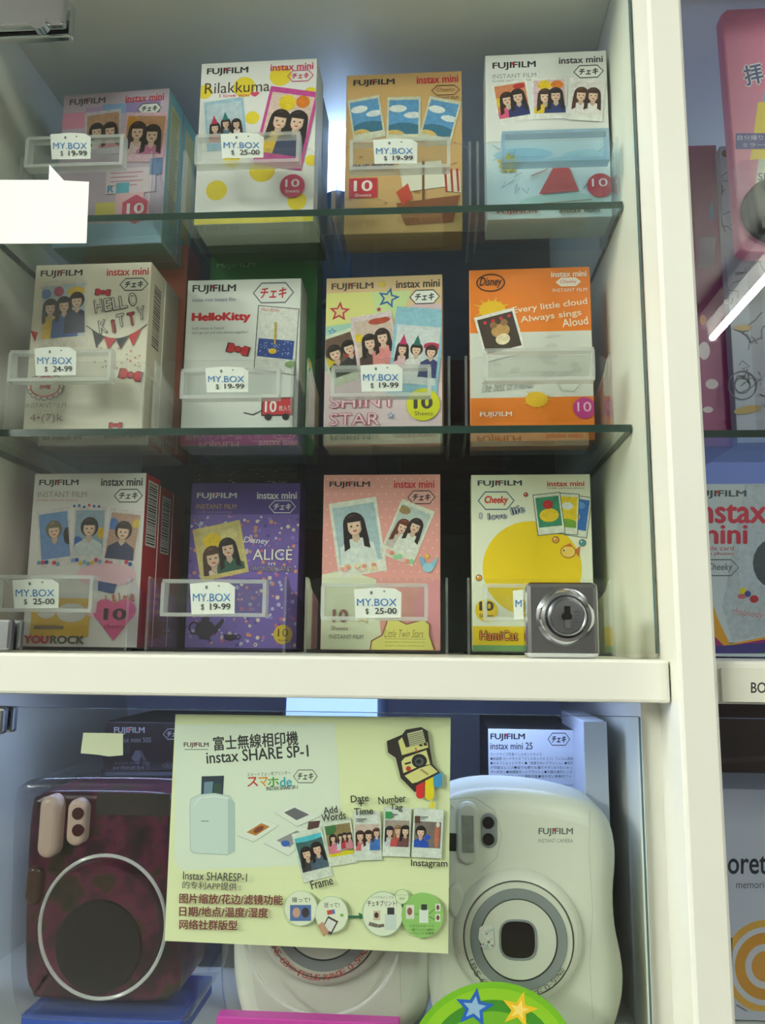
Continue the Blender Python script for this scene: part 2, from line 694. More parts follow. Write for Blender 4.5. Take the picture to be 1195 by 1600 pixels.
def fixture(p0, p1, zt, label, mt=M_TUBE):
    """ceiling batten with one bare tube between p0 and p1"""
    a, b = Vector((*p0, zt)), Vector((*p1, zt))
    L = (b - a).length
    c = (a + b) / 2
    ang = math.atan2(b.y - a.y, b.x - a.x)
    r = empty('ceiling_light', (c.x, c.y, 2.92), ang)
    tag(r, label, 'light', 'shop ceiling lights')
    MB().box(-L / 2 - .03, L / 2 + .03, -.04, .04, zt - 2.92 + .05, 0).build('housing', M_FIX, r)
    MB().cyl((0, 0, zt - 2.92), .014, -L / 2, L / 2, 16, axis='x').build('tube', mt, r)
    for sx in (-1, 1):
        MB().box(sx * (L / 2 + .012) - .012, sx * (L / 2 + .012) + .012, -.016, .016, zt - 2.92 - .018, zt - 2.92 + .055).build('tube_holder', M_FIX, r)


fixture((1.21, -2.78), (1.21, -1.58), Z0 + 1.35, 'long bare tube ceiling light behind the viewer on the right', M_TUBE_B)
fixture((-2.45, -1.45), (-2.45, -.25), Z0 + 1.35, 'bare tube ceiling light on the left, nearest the cabinet')
fixture((-2.55, -2.85), (-2.55, -1.65), Z0 + 1.35, 'bare tube ceiling light on the left, midway back')
fixture((-3.0, -4.2), (-3.0, -3.0), Z0 + 1.35, 'bare tube ceiling light on the left, farthest from the cabinet')

# ------------------------------------------------------------------ the display cabinet
XL, XR0, XR1, XE = -.263, .1000, .1160, .50   # left wall, post faces, far right wall
YF, YD0, YD1, YBK = .368, .384, .388, .70     # frame front, door glass, back panel
ZC = Z0 + .370                                # compartment ceiling
ZD1, ZD0 = Z0 - .0057, Z0 - .0240             # divider top / bottom
ZL = Z0 - .190                                # lower compartment floor
Z1, Z2, Z3 = Z0 + .2384, Z0 + .1144, Z0 - .0037   # where the boxes stand, rows 1..3
TB = .0015
YS = .4191                                    # front edge of the glass shelves

cab = empty('display_cabinet', ((XL + XE) / 2, YBK, 0))
tag(cab, 'white laminate display cabinet with glass doors filled with film boxes', 'cabinet')
CL = cab.location.copy()


def cpart(name, mb, mt, parent=None, bevel=0.0):
    o = mb.build(name, mt, parent or cab, CL, bevel)
    return o


cpart('side_panel', MB().box(XL - .018, XL, YF, YBK, 0, ZC + .018), M_LAM, bevel=.0008)
cpart('side_panel', MB().box(XE, XE + .018, YF, YBK, 0, ZC + .018), M_LAM, bevel=.0008)
cpart('post', MB().box(XR0, XR1, .357, YBK, 0, ZC + .10), M_LAM, bevel=.0016)
cpart('top_panel', MB().box(XL, XR0, YF, YBK, ZC, ZC + .018), M_LAM, bevel=.0008)
cpart('top_panel', MB().box(XR1, XE, YF, YBK, ZC, ZC + .018), M_LAM, bevel=.0008)
cpart('divider', MB().box(XL, XR0 - .0006, YF, YBK, ZD0, ZD1), M_LAM, bevel=.0014)
cpart('divider', MB().box(XR1 + .0006, XE, YF + .001, YBK, ZD0, ZD1), M_LAM, bevel=.0014)
cpart('bottom_panel', MB().box(XL, XR0, YF, YBK, ZL - .018, ZL), M_LAM)
cpart('bottom_panel', MB().box(XR1, XE, YF, YBK, ZL - .018, ZL), M_LAM)
cpart('plinth', MB().box(XL, XR0, YF + .004, YF + .022, 0.0, ZL - .018), M_LAM)
cpart('plinth', MB().box(XR1, XE, YF + .004, YF + .022, 0.0, ZL - .018), M_LAM)
cpart('back_panel', MB().box(XL, XR0, YBK, YBK + .006, ZD1, ZC), M_BACK)
cpart('back_panel', MB().box(XR1, XE, YBK, YBK + .006, ZD1, ZC), M_BACK3)
cpart('back_panel', MB().box(XL, XE, YBK, YBK + .006, 0, ZD0), M_BACK2)


def pane(x0, x1, z0, z1, me=None):
    return cpart('glass_door', MB().box(x0, x1, YD0, YD1, z0, z1, mis=(0, 1, 0, 1, 1, 1)), [M_GLASS, me or M_EDGE2])


dul = pane(XL + .002, XR0 - .0012, ZD1 + .0025, ZC - .002)
dll = pane(XL + .002, .0900, ZL + .002, Z0 - .0312)
dur = pane(XR1 + .004, XE - .003, ZD1 + .0025, ZC - .002, M_EDGEB)
dlr = pane(XR1 + .0045, XE - .003, ZL + .002, Z0 - .0312, M_EDGEB)
# narrow door stop beside the lower glass door
cpart('door_stop', MB().box(.0915, XR0, YD1 + .001, YD1 + .010, ZL, ZD0), M_LAM)


def hinge(door, x1, z0, z1, pin):
    """clamp hinge: front cheek, back cheek and a barrel at its free end"""
    x0 = x1 - .062
    cpart('hinge_plate', MB().box(x0, x1, YD0 - .005, YD0, z0, z1).box(x0, x1, YD1, YD1 + .005, z0, z1).box(XL, x0 + .004, YD0 - .006, YD1 + .006, z0 + .001, z1 - .001), M_CHROME if pin else M_STEEL, door, .0012)
    if pin:
        MBp = MB().cyl((x1 - .012, 0, z0 - .001), .004, YD0 - .008, YD0 - .003, 20)
        cpart('hinge_screw', MBp, M_CHROME, door)


pA = un(105, 47, YD0)
hinge(dul, pA.x, pA.z, pA.z + .020, True)
pB = un(22, 1016, YD0)
hinge(dul, pB.x, pB.z, pB.z + .0145, False)
pC = un(12, 1146, YD0)
hinge(dll, pC.x, pC.z, pC.z + .012, False)

# chrome cam lock on the upper glass door
lk0, lk1 = un(823, 1028, YD0 - .012), un(934, 910, YD0 - .012)
lkc = un(883, 964, YD0 - .012)
lr = mpp(883, 964, YD0 - .012)
cpart('lock_body', MB().box(lk0.x, lk1.x, YD0 - .012, YD0 + .0005, lk0.z, lk1.z), M_CHROME, dul, .0022)
cpart('lock_body', MB().box(lk0.x + .001, lk1.x - .001, YD1, YD1 + .006, lk0.z, lk1.z - .001), M_CHROME, dul, .001)
yl = YD0 - .012
cpart('lock_rosette', MB().lathe((lkc.x, 0, lkc.z), [(46 * lr, yl + .0004), (45 * lr, yl - .0006), (39 * lr, yl - .0035), (34 * lr, yl - .0040), (31 * lr, yl - .0030), (30 * lr, yl - .0025)]), M_CHROME, dul)
cpart('lock_cylinder', MB().lathe((lkc.x, 0, lkc.z), [(31 * lr, yl - .002), (30 * lr, yl - .0055), (27.5 * lr, yl - .0062), (25.5 * lr, yl - .0058), (25 * lr, yl - .0062), (0.01 * lr, yl - .0064)]), M_STEEL, dul)
ka = Art(lambda x, y, l: (lkc.x + x * lr, yl - .0068 - l * EPS * 2, lkc.z - y * lr))
ka.part('keyhole')
ka.rect(-4.5, -16, 4.5, 15, (8, 6, 6)).ell(-1, 0, 8, 7, (8, 6, 6)).rect(-4.5, 5, 4.5, 18, (92, 92, 96))
for k in range(4):
    ka.rect(11, -9 + 5 * k, 18, -7.6 + 5 * k, (90, 90, 96))
ka.build(dul, M_PRINT, CL)

# unseen cool LED strips, inferred from the bluish light in the bays
cpart('led_strip', MB().box(XL + .03, XR0 - .03, .466, .474, ZD0 - .0032, ZD0 - .0003), M_LED)
cpart('led_strip', MB().box(XE - .012, XE - .0005, .445, .460, ZD1 + .03, Z2 - .02), M_LED2)
cpart('led_strip', MB().box(XE - .012, XE - .0005, .445, .460, Z2 + .02, ZC - .02), M_LED2)
cpart('led_strip', MB().box(XE - .012, XE - .0005, .43, .445, ZL + .03, ZD0 - .02), M_LED2)

# ------------------------------------------------------------------ loose glass shelves


def shelf(x0, x1, zt, label, yf=YS):
    o = MB().box(x0, x1, yf, YBK - .01, zt - .004, zt, mis=(1, 1, 1, 1, 0, 0)).build('glass_shelf', [M_SHELF, M_EDGE], None, ((x0 + x1) / 2, yf, zt - .004))
    tag(o, label, 'shelf', 'glass shelves')
    return o


shelf(XL + .0006, XR0 - .0006, Z1 - TB, 'upper green-edged glass shelf carrying the top row of film boxes')
shelf(XL + .0006, XR0 - .0006, Z2 - TB, 'lower green-edged glass shelf carrying the middle row of film boxes')
shelf(XR1 + .0006, XE - .0006, Z2 - TB, 'green-edged glass shelf in the right bay, under the sketch-patterned box', .432)
# ------------------------------------------------------------------ film boxes
BW, BH, BD = .070, .1040, .024
KX = 100.0 / BW
UH = BH * KX                                  # face height in print units (width = 100)


def carton(name, label, cat, X, Y, z, w, h, d, yaw, front, side, top, group=None, lid=True, mt=None):
    o = MB().box(-w / 2, w / 2, 0, d, 0, h, cols=(front, side, side, side, top, side)).build(name, mt or M_PRINT, None, (0, 0, 0), .0005)
    o.location = (X, Y, z)
    o.rotation_euler = (0, 0, yaw)
    tag(o, label, cat, group)
    return o


def face_art(w=BW, h=BH):
    a = Art(lambda x, y, l: ((x / 100 - .5) * w, -2e-5 - l * EPS, h - y / 100 * w))
    a.clip = a.clip0 = [(.4, .4), (99.6, .4), (99.6, h / w * 100 - .4), (.4, h / w * 100 - .4)]
    return a


def side_art(w=BW, h=BH):
    """print on the right-hand side: x runs 0..100*d/w from the front edge"""
    return Art(lambda x, y, l: (w / 2 + 2e-5 + l * EPS, x / 100 * w, h - y / 100 * w))


def barcode(o, x0, x1, y0, y1, ground=(235, 235, 230), w=BW, h=BH):
    a = side_art(w, h)
    a.parts[0] = ('barcode', a.cur, None)
    a.rect(x0, y0, x1, y1, ground)
    y = y0 + 1.2
    rr = random.Random(3)
    lay = a.layer
    while y < y1 - 2:
        t = rr.choice((.6, 1.0, 1.5))
        a.layer = lay
        a.rect(x0 + 1.5, y, x1 - 2.5, y + t, INK)
        y += t + rr.choice((.7, 1.1))
    a.build(o)


GRP = 'instant film boxes on the shelves'
PK = (205, 40, 80)
RED = (200, 36, 48)


def art_pastel(a):
    a.rect(0, 18, 22, 34, (226, 148, 176)).rect(22, 14, 38, 32, (196, 160, 206)).rect(38, 12, 72, 22, (140, 178, 222)).rect(60, 10, 92, 26, (158, 136, 196))
    a.part('lettering').maker(6, 4.5, 40, 12, (88, 82, 92)).series(59, 4.5, 95, 12, (206, 50, 70)).hexa(82, 19, 22, 10)
    a.photo(40, 40, 34, 44, -4, (214, 208, 220), (196, 150, 120), [(.3, .5, .20, (40, 28, 30)), (.72, .52, .20, (52, 34, 34), (220, 150, 160))])
    a.photo(79, 47, 40, 48, 4, (232, 190, 206), (206, 150, 110), [(.3, .42, .20, (60, 38, 34), (220, 190, 190)), (.7, .5, .20, (44, 30, 32), (200, 120, 160))], blobs=[(.1, .2, .2, .2, (220, 150, 40))])
    a.rect(46, 76, 92, 100, (232, 212, 222)).rect(86, 68, 97, 84, (96, 128, 176)).rect(38, 108, 56, 122, (230, 214, 96)).rect(56, 100, 82, 126, (238, 186, 196)).rect(0, 128, 100, UH, (150, 186, 214))
    for k in range(4):
        a.rect(50, 80 + 4 * k, 50 + 30 - 5 * (k % 2), 81 + 4 * k, (200, 130, 160))
    a.part('lettering').T('R', 48, 92, 54, 99, (80, 150, 190), .05).rect(56, 90, 68, 100, (88, 178, 200))
    a.part('count_badge').poly([(75 + 14 * math.cos(math.radians(60 * k + 30)), 116 + 14 * math.sin(math.radians(60 * k + 30))) for k in range(6)], (206, 60, 100)).T('10', 67, 110, 83, 120, (240, 230, 235), .03)


def art_dots(a):
    Y_ = (240, 214, 50)
    for x, y, r in ((69, 15, 9.5), (38, 24, 9.5), (4, 27, 6.5), (95, 33, 6), (46, 53, 6), (56, 101, 11), (97, 94, 5), (18, 118, 9), (30, 92, 7), (86, 130, 8)):
        a.ell(x, y, r, r, Y_)
    a.rect(0, 140, 100, UH, (236, 212, 60))
    a.part('lettering').maker(5, 5, 41, 12.5).series(60, 4, 97, 10.5, (206, 40, 100)).hexa(86, 16, 22, 10, (206, 60, 110), None)
    a.T('Rilakkuma', 4, 19, 60, 29, (72, 56, 48), .0).T('I love you♥', 17, 29, 51, 34, (220, 70, 110), 0)
    a.photo(23, 58, 34, 46, -6, (170, 204, 226), (198, 216, 228), [(.2, .62, .13, None, (220, 120, 130), True, (200, 50, 90)), (.52, .55, .12, (60, 40, 36), (90, 130, 150), True, (40, 130, 130)), (.82, .6, .12, None, (240, 220, 220))])
    a.photo(75, 64, 42, 72, 11, (208, 74, 158), (228, 200, 190), [(.33, .46, .20, (50, 36, 34), (238, 196, 60)), (.73, .44, .20, (42, 32, 34), (60, 70, 110))], blobs=[(.4, .15, .2, .2, (238, 206, 40)), (.75, .1, .16, .16, (230, 130, 30))])
    a.part('count_badge').ell(82, 117, 10.5, 10.5, (204, 70, 110)).T('10', 76, 111, 88, 118, (245, 235, 235), .02).T('Sheets', 76, 120, 88, 123, (245, 235, 235), 0)


def art_sand(a):
    rr = random.Random(5)
    for k in range(26):
        a.ell(rr.uniform(3, 97), rr.uniform(20, 144), rr.uniform(1, 4), rr.uniform(.6, 1.6), rr.choice([(186, 138, 84), (214, 176, 118), (172, 124, 70)]), rr.uniform(-30, 30), 10)
    a.part('lettering').maker(6, 5, 42, 12).series(61, 4, 97, 11, (208, 36, 64)).hexa(86, 18, 24, 9, (120, 84, 50), None, 'Cheeky', (150, 100, 60), .0).T('INSTANT FILM', 75, 24, 97, 27, (110, 80, 50), 0)
    # three sea-and-sky pictures (figures left out)
    for cx, cy, r, w, h in ((18, 42, -9, 28, 40), (50, 44, 1, 29, 42), (81, 47, 14, 28, 42)):
        a.photo(cx, cy, w, h, r, (214, 214, 190), (96, 158, 210), blobs=[(.3, .25, .3, .14, (236, 240, 240)), (.8, .45, .3, .12, (228, 236, 240)), (.5, 1.05, .8, .5, (62, 120, 150)), (.2, 1.1, .4, .3, (222, 186, 110))])
    a.part('lettering').T('ONE PIECE', 5, 85, 42, 91, (64, 92, 150), .03)
    a.part('count_badge').rect(4, 98, 28, 116, (204, 44, 66)).T('10', 8, 100, 24, 110, (245, 240, 235), .02).T('Sheets', 9, 112, 23, 115, (245, 240, 235), 0)
    # generic sailing ship
    a.part('printed_ship')
    a.poly([(46, 86), (82, 84), (86, 108), (50, 112)], (232, 226, 208)).poly([(84, 92), (98, 94), (99, 114), (86, 112)], (226, 214, 190))
    for k in range(3):
        a.poly([(84.5 + 5 * k, 92), (86.5 + 5 * k, 92), (87.5 + 5 * k, 113), (85.8 + 5 * k, 113)], (176, 54, 46))
    a.rect(66, 84, 68, 128, (120, 72, 40)).poly([(44, 122), (98, 116), (92, 140), (52, 142)], (150, 84, 48)).rect(50, 126, 92, 129, (210, 160, 70)).poly([(44, 112), (54, 104), (58, 118), (50, 124)], (206, 70, 50))


def trio(a, y, fills, h=38, border=(236, 234, 230)):
    cx = (22, 52.5, 82)
    rot = (-8, 0, 6)
    for k in range(3):
        a.photo(cx[k], y + (2, 0, 3)[k], 29, h, rot[k], border, fills[k][0], fills[k][1], blobs=fills[k][2], mb=.14)


def art_sketch(a):
    a.rect(0, 82, 100, UH, (222, 228, 230)).ell(30, 92, 24, 6, (172, 206, 224)).ell(80, 96, 20, 7, (190, 216, 226)).ell(60, 135, 34, 8, (196, 218, 210))
    a.part('lettering').maker(6, 7, 42, 14.5).T('INSTANT FILM', 6, 18, 42, 22, (150, 150, 150), 0).T('Credit card size photos', 6, 23, 42, 26, (130, 130, 130), 0).series(61, 5, 97, 11, (60, 54, 62)).hexa(85, 19, 24, 11)
    trio(a, 42, [((214, 132, 90), [(.35, .46, .20, (48, 32, 30), (226, 90, 130)), (.7, .42, .20, (42, 30, 32), (40, 50, 110))], [(.05, .5, .16, .16, (236, 196, 40)), (.8, .1, .2, .1, (190, 50, 50))]),
                 ((226, 190, 200), [(.36, .5, .20, (66, 44, 38), (232, 196, 40)), (.7, .48, .20, (40, 32, 36), (40, 60, 120))], [(.35, .15, .22, .18, (240, 200, 30)), (.75, .15, .2, .15, (232, 130, 40))]),
                 ((232, 226, 224), [(.34, .42, .20, (84, 52, 44), (240, 232, 232)), (.72, .42, .20, (70, 46, 42), (236, 230, 228))], [])])
    a.part('sun_doodle').star(18, 100, 10, (196, 170, 60), 0, None, .55).star(18, 100, 9, (206, 186, 70), 36, None, .55).ell(18, 100, 5, 5, (232, 190, 30))
    a.part('doodle_lines')
    rr = random.Random(9)
    for k in range(16):
        x, y = rr.choice((rr.uniform(6, 34), rr.uniform(72, 94))), rr.uniform(84, 128)
        a.line([(x, y), (x + rr.uniform(-5, 5), y + rr.uniform(-6, 6)), (x + rr.uniform(-8, 8), y + rr.uniform(-7, 7))], .5, (120, 130, 150))
    a.poly([(54, 105), (66, 104), (74, 126), (42, 128)], (216, 82, 84)).line([(36, 112), (50, 106)], .8, (180, 90, 90)).line([(20, 138), (84, 134)], .7, (160, 110, 100))
    a.part('count_badge').ell(91, 122, 10.5, 10.5, (206, 34, 62)).T('10', 84.5, 116, 97, 123, (245, 225, 228), .0)
    a.part('lettering').maker(8, 141, 40, 145, (150, 60, 60)).series(58, 141, 90, 145, (90, 90, 70))


def bow(a, cx, cy, s, col, dark=(70, 20, 26), rot=0):
    a.part('red_bow')
    c, t = math.cos(math.radians(rot)), math.sin(math.radians(rot))

    def q(x, y):
        return (cx + (x * c - y * t) * s, cy + (x * t + y * c) * s)
    for k, cc in ((1.14, dark), (1.0, col)):
        for sg in (-1, 1):
            a.poly([q(0, 0), q(sg * .5 * k, -.45 * k), q(sg * 1.0 * k, -.4 * k), q(sg * 1.0 * k, .4 * k), q(sg * .5 * k, .45 * k)], cc)
    a.ell(cx, cy, .34 * s, .34 * s, dark).ell(cx, cy, .26 * s, .26 * s, col)


def art_cream(a):
    a.part('lettering').maker(4.5, 5, 41, 12).series(62, 5, 98, 11.5, (206, 44, 50)).hexa(86, 19.5, 24, 10.5, INK, (225, 222, 206))
    a.photo(27, 44, 42, 60, -4, (230, 222, 204), (196, 206, 214), [(.2, .42, .15, (40, 28, 28), (232, 190, 50)), (.52, .4, .15, (46, 32, 30), (70, 100, 170)), (.82, .34, .15, (52, 36, 34), (50, 54, 84), False)], blobs=[(.4, .12, .12, .12, (196, 50, 100)), (.8, .15, .2, .12, (232, 190, 60)), (.1, .15, .12, .12, (90, 130, 200))])
    bow(a, 60, 26, 6, (206, 40, 56), rot=5)
    bow(a, 88, 98, 9, (206, 40, 56), rot=12)
    bow(a, 78, 140, 5, (206, 40, 56))
    a.part('title_lettering')
    for s_, x, y, c in (('H', 57, 38, 0), ('E', 65, 37, 0), ('L', 72, 36, 0), ('L', 78, 35, 0), ('O', 86, 33, 0), ('K', 62, 56, 0), ('I', 71, 56, 1), ('T', 77, 51, 0), ('T', 86, 50, 1), ('Y', 94, 45, 0)):
        hw_ = 1.5 if s_ == 'I' else 3.6
        a.T(s_, x - hw_, y - 6, x + hw_, y + 6, INK, .055, -12)
        a.T(s_, x - hw_ + .7, y - 5.3, x + hw_ - .7, y + 5.3, RED if c else (228, 222, 208), .0, -12)
    a.part('bunting')
    arc = [(48 + 52 * k / 10, 55 + 12 * math.sin(math.pi * k / 10)) for k in range(11)]
    a.line(arc, .8, INK)
    for k in range(1, 9, 2):
        p, q = arc[k], arc[k + 2] if k + 2 < 11 else arc[10]
        a.poly([p, q, ((p[0] + q[0]) / 2 - 1, max(p[1], q[1]) + 9)], (INK, RED)[(k // 2) % 2])
    a.part('bunting').poly([(0, 58), (7, 60), (5, 68)], RED)
    rr = random.Random(2)
    a.part('confetti')
    for k in range(26):
        a.ell(rr.uniform(50, 97), rr.uniform(70, 92), .7, .7, rr.choice([(150, 140, 120), RED, INK]), 0, 8)
    a.part('round_emblem')
    for k in range(16):
        an = 2 * math.pi * k / 16
        a.ell(17 + 13 * math.cos(an), 107 + 9 * math.sin(an), 3, 3, INK, 0, 10)
        a.ell(17 + 13 * math.cos(an), 107 + 9 * math.sin(an), 2.4, 2.4, (228, 220, 204), 0, 10)
    a.ell(17, 107, 13, 9, RED).ell(17, 107, 11.5, 7.8, (228, 220, 204))
    bow(a, 17, 107, 4, (206, 40, 56))
    a.part('lettering').T('INSTANT FILM', 2, 121, 36, 125, (120, 110, 100), 0).T('4•(7)k', 6, 130, 34, 138, (110, 60, 60), .0)


def art_white(a):
    a.rect(0, 133, 100, UH, (214, 92, 148))
    a.part('lettering').maker(4.5, 4.5, 43, 13).T('instax mini instant film', 5, 16.5, 43, 20, (60, 80, 150), 0).hexa(76, 13, 35, 18, (120, 120, 130), (232, 232, 228), 'チェキ', (206, 36, 48), .04)
    a.T('HelloKitty', 5, 30, 57, 40, (214, 34, 50), .08).T("Let's enjoy at home!", 6, 43, 34, 46, (130, 130, 130), 0).T("Let's go out and take photos together!", 6, 47, 55, 50, (130, 130, 130), 0)
    a.part('printed_photo').poly([(63, 24), (99, 28), (97, 88), (61, 82)], (90, 92, 96)).poly([(63.8, 24.8), (98.3, 28.7), (96.4, 87.2), (61.8, 81.2)], (232, 232, 226)).T('HelloKitty', 66, 27, 82, 31, (206, 60, 70), .0, 5)
    a.poly([(64.5, 54), (95.5, 57), (94.5, 74), (63.5, 70)], (48, 78, 158))
    rr = random.Random(4)
    for k in range(40):
        x, y = rr.uniform(65, 93), rr.uniform(57, 70)
        a.ell(x, y, .5, .5, (190, 205, 235), 0, 6)
    a.rect(78, 40, 79.6, 60, (210, 176, 40)).ell(77, 66, 3.5, 2.5, (236, 196, 40)).ell(93, 78, 5, 3, (150, 180, 120))
    bow(a, 47, 64, 9, (206, 34, 48), rot=14)
    a.part('red_cart').line([(54, 120), (62, 122), (70, 118)], .8, INK).rect(69, 107, 96, 123, (70, 26, 30)).rect(70, 108, 95, 122, (208, 44, 58)).ell(75, 124, 3, 3, INK).ell(90, 124, 3, 3, INK).T('10', 72, 110, 82, 120, (245, 240, 240), .03).T('枚入り', 84, 114, 94, 119, (245, 240, 240), .0)
    a.part('lettering').T('絵柄入りフレーム', 5, 136, 53, 144, (246, 206, 226), .02)
    a.line([(62, 136), (92, 136), (95, 139), (92, 145), (62, 145), (59, 140)], .7, (246, 206, 226), True).T('はっぴー', 64, 138, 90, 140.5, (246, 206, 226), .0).T('フレーム', 64, 141.4, 90, 144, (246, 206, 226), .0)


def art_star(a):
    a.poly([(0, 14), (50, 14), (45, 50), (0, 60)], (224, 222, 138)).poly([(40, 14), (74, 14), (66, 34), (44, 46)], (206, 224, 160)).poly([(0, 44), (34, 40), (28, 80), (0, 84)], (164, 206, 190)).rect(0, 84, 100, UH, (230, 206, 212)).rect(0, 136, 100, UH, (210, 222, 200))
    a.poly([(74, 26), (100, 26), (100, 96), (74, 96)], (222, 190, 196))
    a.part('lettering').maker(4.5, 5, 41, 12.5, (96, 78, 72)).series(60.5, 4.5, 98, 11.5, (70, 56, 54)).hexa(85, 20, 25, 12, INK, (240, 240, 236), 'チェキ', INK, .05)
    a.part('printed_stars').star(12, 31, 9.5, (196, 44, 76), 4, (226, 206, 140)).star(54, 20, 10, (40, 108, 176), 14, (214, 222, 160)).star(46, 30, 2.6, (196, 44, 76)).star(6, 49, 4, (60, 130, 190), 0, (150, 196, 190)).ell(49, 7.5, 2.4, 2.4, (232, 200, 60)).star(33, 36, 3, (236, 232, 180)).star(30, 44, 2.5, (226, 226, 190))
    a.photo(15, 72, 30, 46, -18, (214, 220, 196), (110, 84, 70), [(.32, .42, .22, (36, 30, 28), (60, 60, 60), False), (.8, .4, .2, (30, 24, 24), (40, 40, 44), False)], blobs=[(.05, .6, .2, .2, (220, 190, 40)), (.78, .5, .2, .2, (190, 60, 50))])
    a.photo(44, 66, 36, 64, -9, (226, 206, 212), (214, 190, 176), [(.36, .42, .18, (40, 28, 28), (90, 60, 60)), (.72, .36, .18, (52, 36, 34), (226, 140, 140))], blobs=[(.08, .3, .12, .12, (232, 196, 50)), (.7, .05, .3, .1, (190, 80, 60))])
    a.photo(78, 70, 42, 80, 6, (150, 198, 218), (214, 220, 222), [(.18, .42, .12, (60, 40, 36), (230, 190, 200), True, (196, 50, 110)), (.5, .42, .12, (52, 38, 36), (226, 224, 222), False, (40, 110, 100)), (.84, .44, .12, (70, 40, 40), (54, 62, 120), False)], blobs=[(.85, .34, .2, .1, (190, 60, 90))], mt=.2)
    a.part('title_lettering')
    for st, x0, x1, y in (('SHINY', 5, 62, 106), ('STAR', 5, 48, 121)):
        a.T(st, x0, y, x1, y + 11, (196, 52, 104), .045).T(st, x0 + .5, y + .4, x1 - .5, y + 10.6, (236, 210, 218), .0)
    a.part('printed_stars').star(57, 124, 3.2, (70, 140, 200), 0, (230, 206, 212))
    a.part('count_badge').ell(84, 115, 14, 14, (222, 220, 30)).T('10', 76, 108, 92, 119, (70, 64, 66), .05).T('Sheets', 77, 121, 92, 124.5, (80, 74, 66), .0)
    a.part('lettering').T('INSTANT FILM', 6, 140, 46, 144, (150, 150, 140), 0).T('Credit card size photos', 58, 140, 96, 143, (150, 150, 140), 0)


def art_orange(a):
    a.rect(0, 56, 100, 112, (214, 214, 206))
    rr = random.Random(6)
    for k in range(14):
        a.ell(rr.uniform(4, 96), rr.uniform(60, 108), rr.uniform(3, 8), rr.uniform(1.5, 3.5), (200, 200, 194), rr.uniform(-20, 20), 10)
    for cx, cy, r in ((19, 36, 11), (54, 114, 9)):
        a.part('splash')
        for k in range(14):
            an = 2 * math.pi * k / 14
            q = r * rr.uniform(1.0, 1.6)
            a.poly([(cx + r * .7 * math.cos(an - .2), cy + r * .5 * math.sin(an - .2)), (cx + q * math.cos(an), cy + q * .7 * math.sin(an)), (cx + r * .7 * math.cos(an + .2), cy + r * .5 * math.sin(an + .2))], (238, 190, 30))
        a.ell(cx, cy, r, r * .72, (238, 190, 30))
    a.part('oval_emblem').ring(18, 12, 11.5, 7.5, 1, (60, 30, 14)).T('Disney', 9, 7, 27, 17, (60, 30, 14), .02, 0, .2)
    a.part('lettering').series(68, 4, 97, 9, (244, 226, 210)).hexa(82, 13.5, 20, 7, (244, 226, 210), (236, 222, 210), 'Cheeky', (210, 60, 60), .0).T('INSTANT FILM', 69, 19, 97, 22, (244, 226, 210), .0)
    for st, x0, y0, x1, y1 in (('Every little cloud', 36, 31, 97, 38), ('Always sings', 42, 40, 92, 47), ('Aloud', 76, 45, 97, 52)):
        a.T(st, x0, y0, x1, y1, (246, 224, 196), .02, -6)
    a.photo(25, 58, 34, 40, -14, (236, 232, 226), (70, 56, 48), [], blobs=[(.55, .45, .26, .2, (196, 150, 90)), (.55, .7, .2, .16, (232, 214, 180)), (.4, .25, .1, .1, (150, 110, 70)), (.7, .25, .1, .1, (150, 110, 70))])
    a.part('heart_dots')
    for k in range(4):
        a.ell(13 + 6.6 * k, 47.5 - 1.9 * k, 1.5, 1.5, (206, 30, 50), 0, 10)
    a.part('lettering').T('The best of friends', 9, 97, 52, 106, (150, 150, 148), -.012, -5, .3)
    a.line([(70, 98), (74, 107), (84, 108), (93, 98)], .6, (150, 150, 146))
    a.part('lettering').maker(8, 124, 34, 129, (244, 226, 210)).T('CINEMA', 6, 136, 40, 142, (196, 90, 20), .02)
    a.part('count_badge').ell(92, 122, 9, 9, (196, 56, 140)).T('10', 86.5, 117, 97.5, 125, (246, 210, 226), .0)


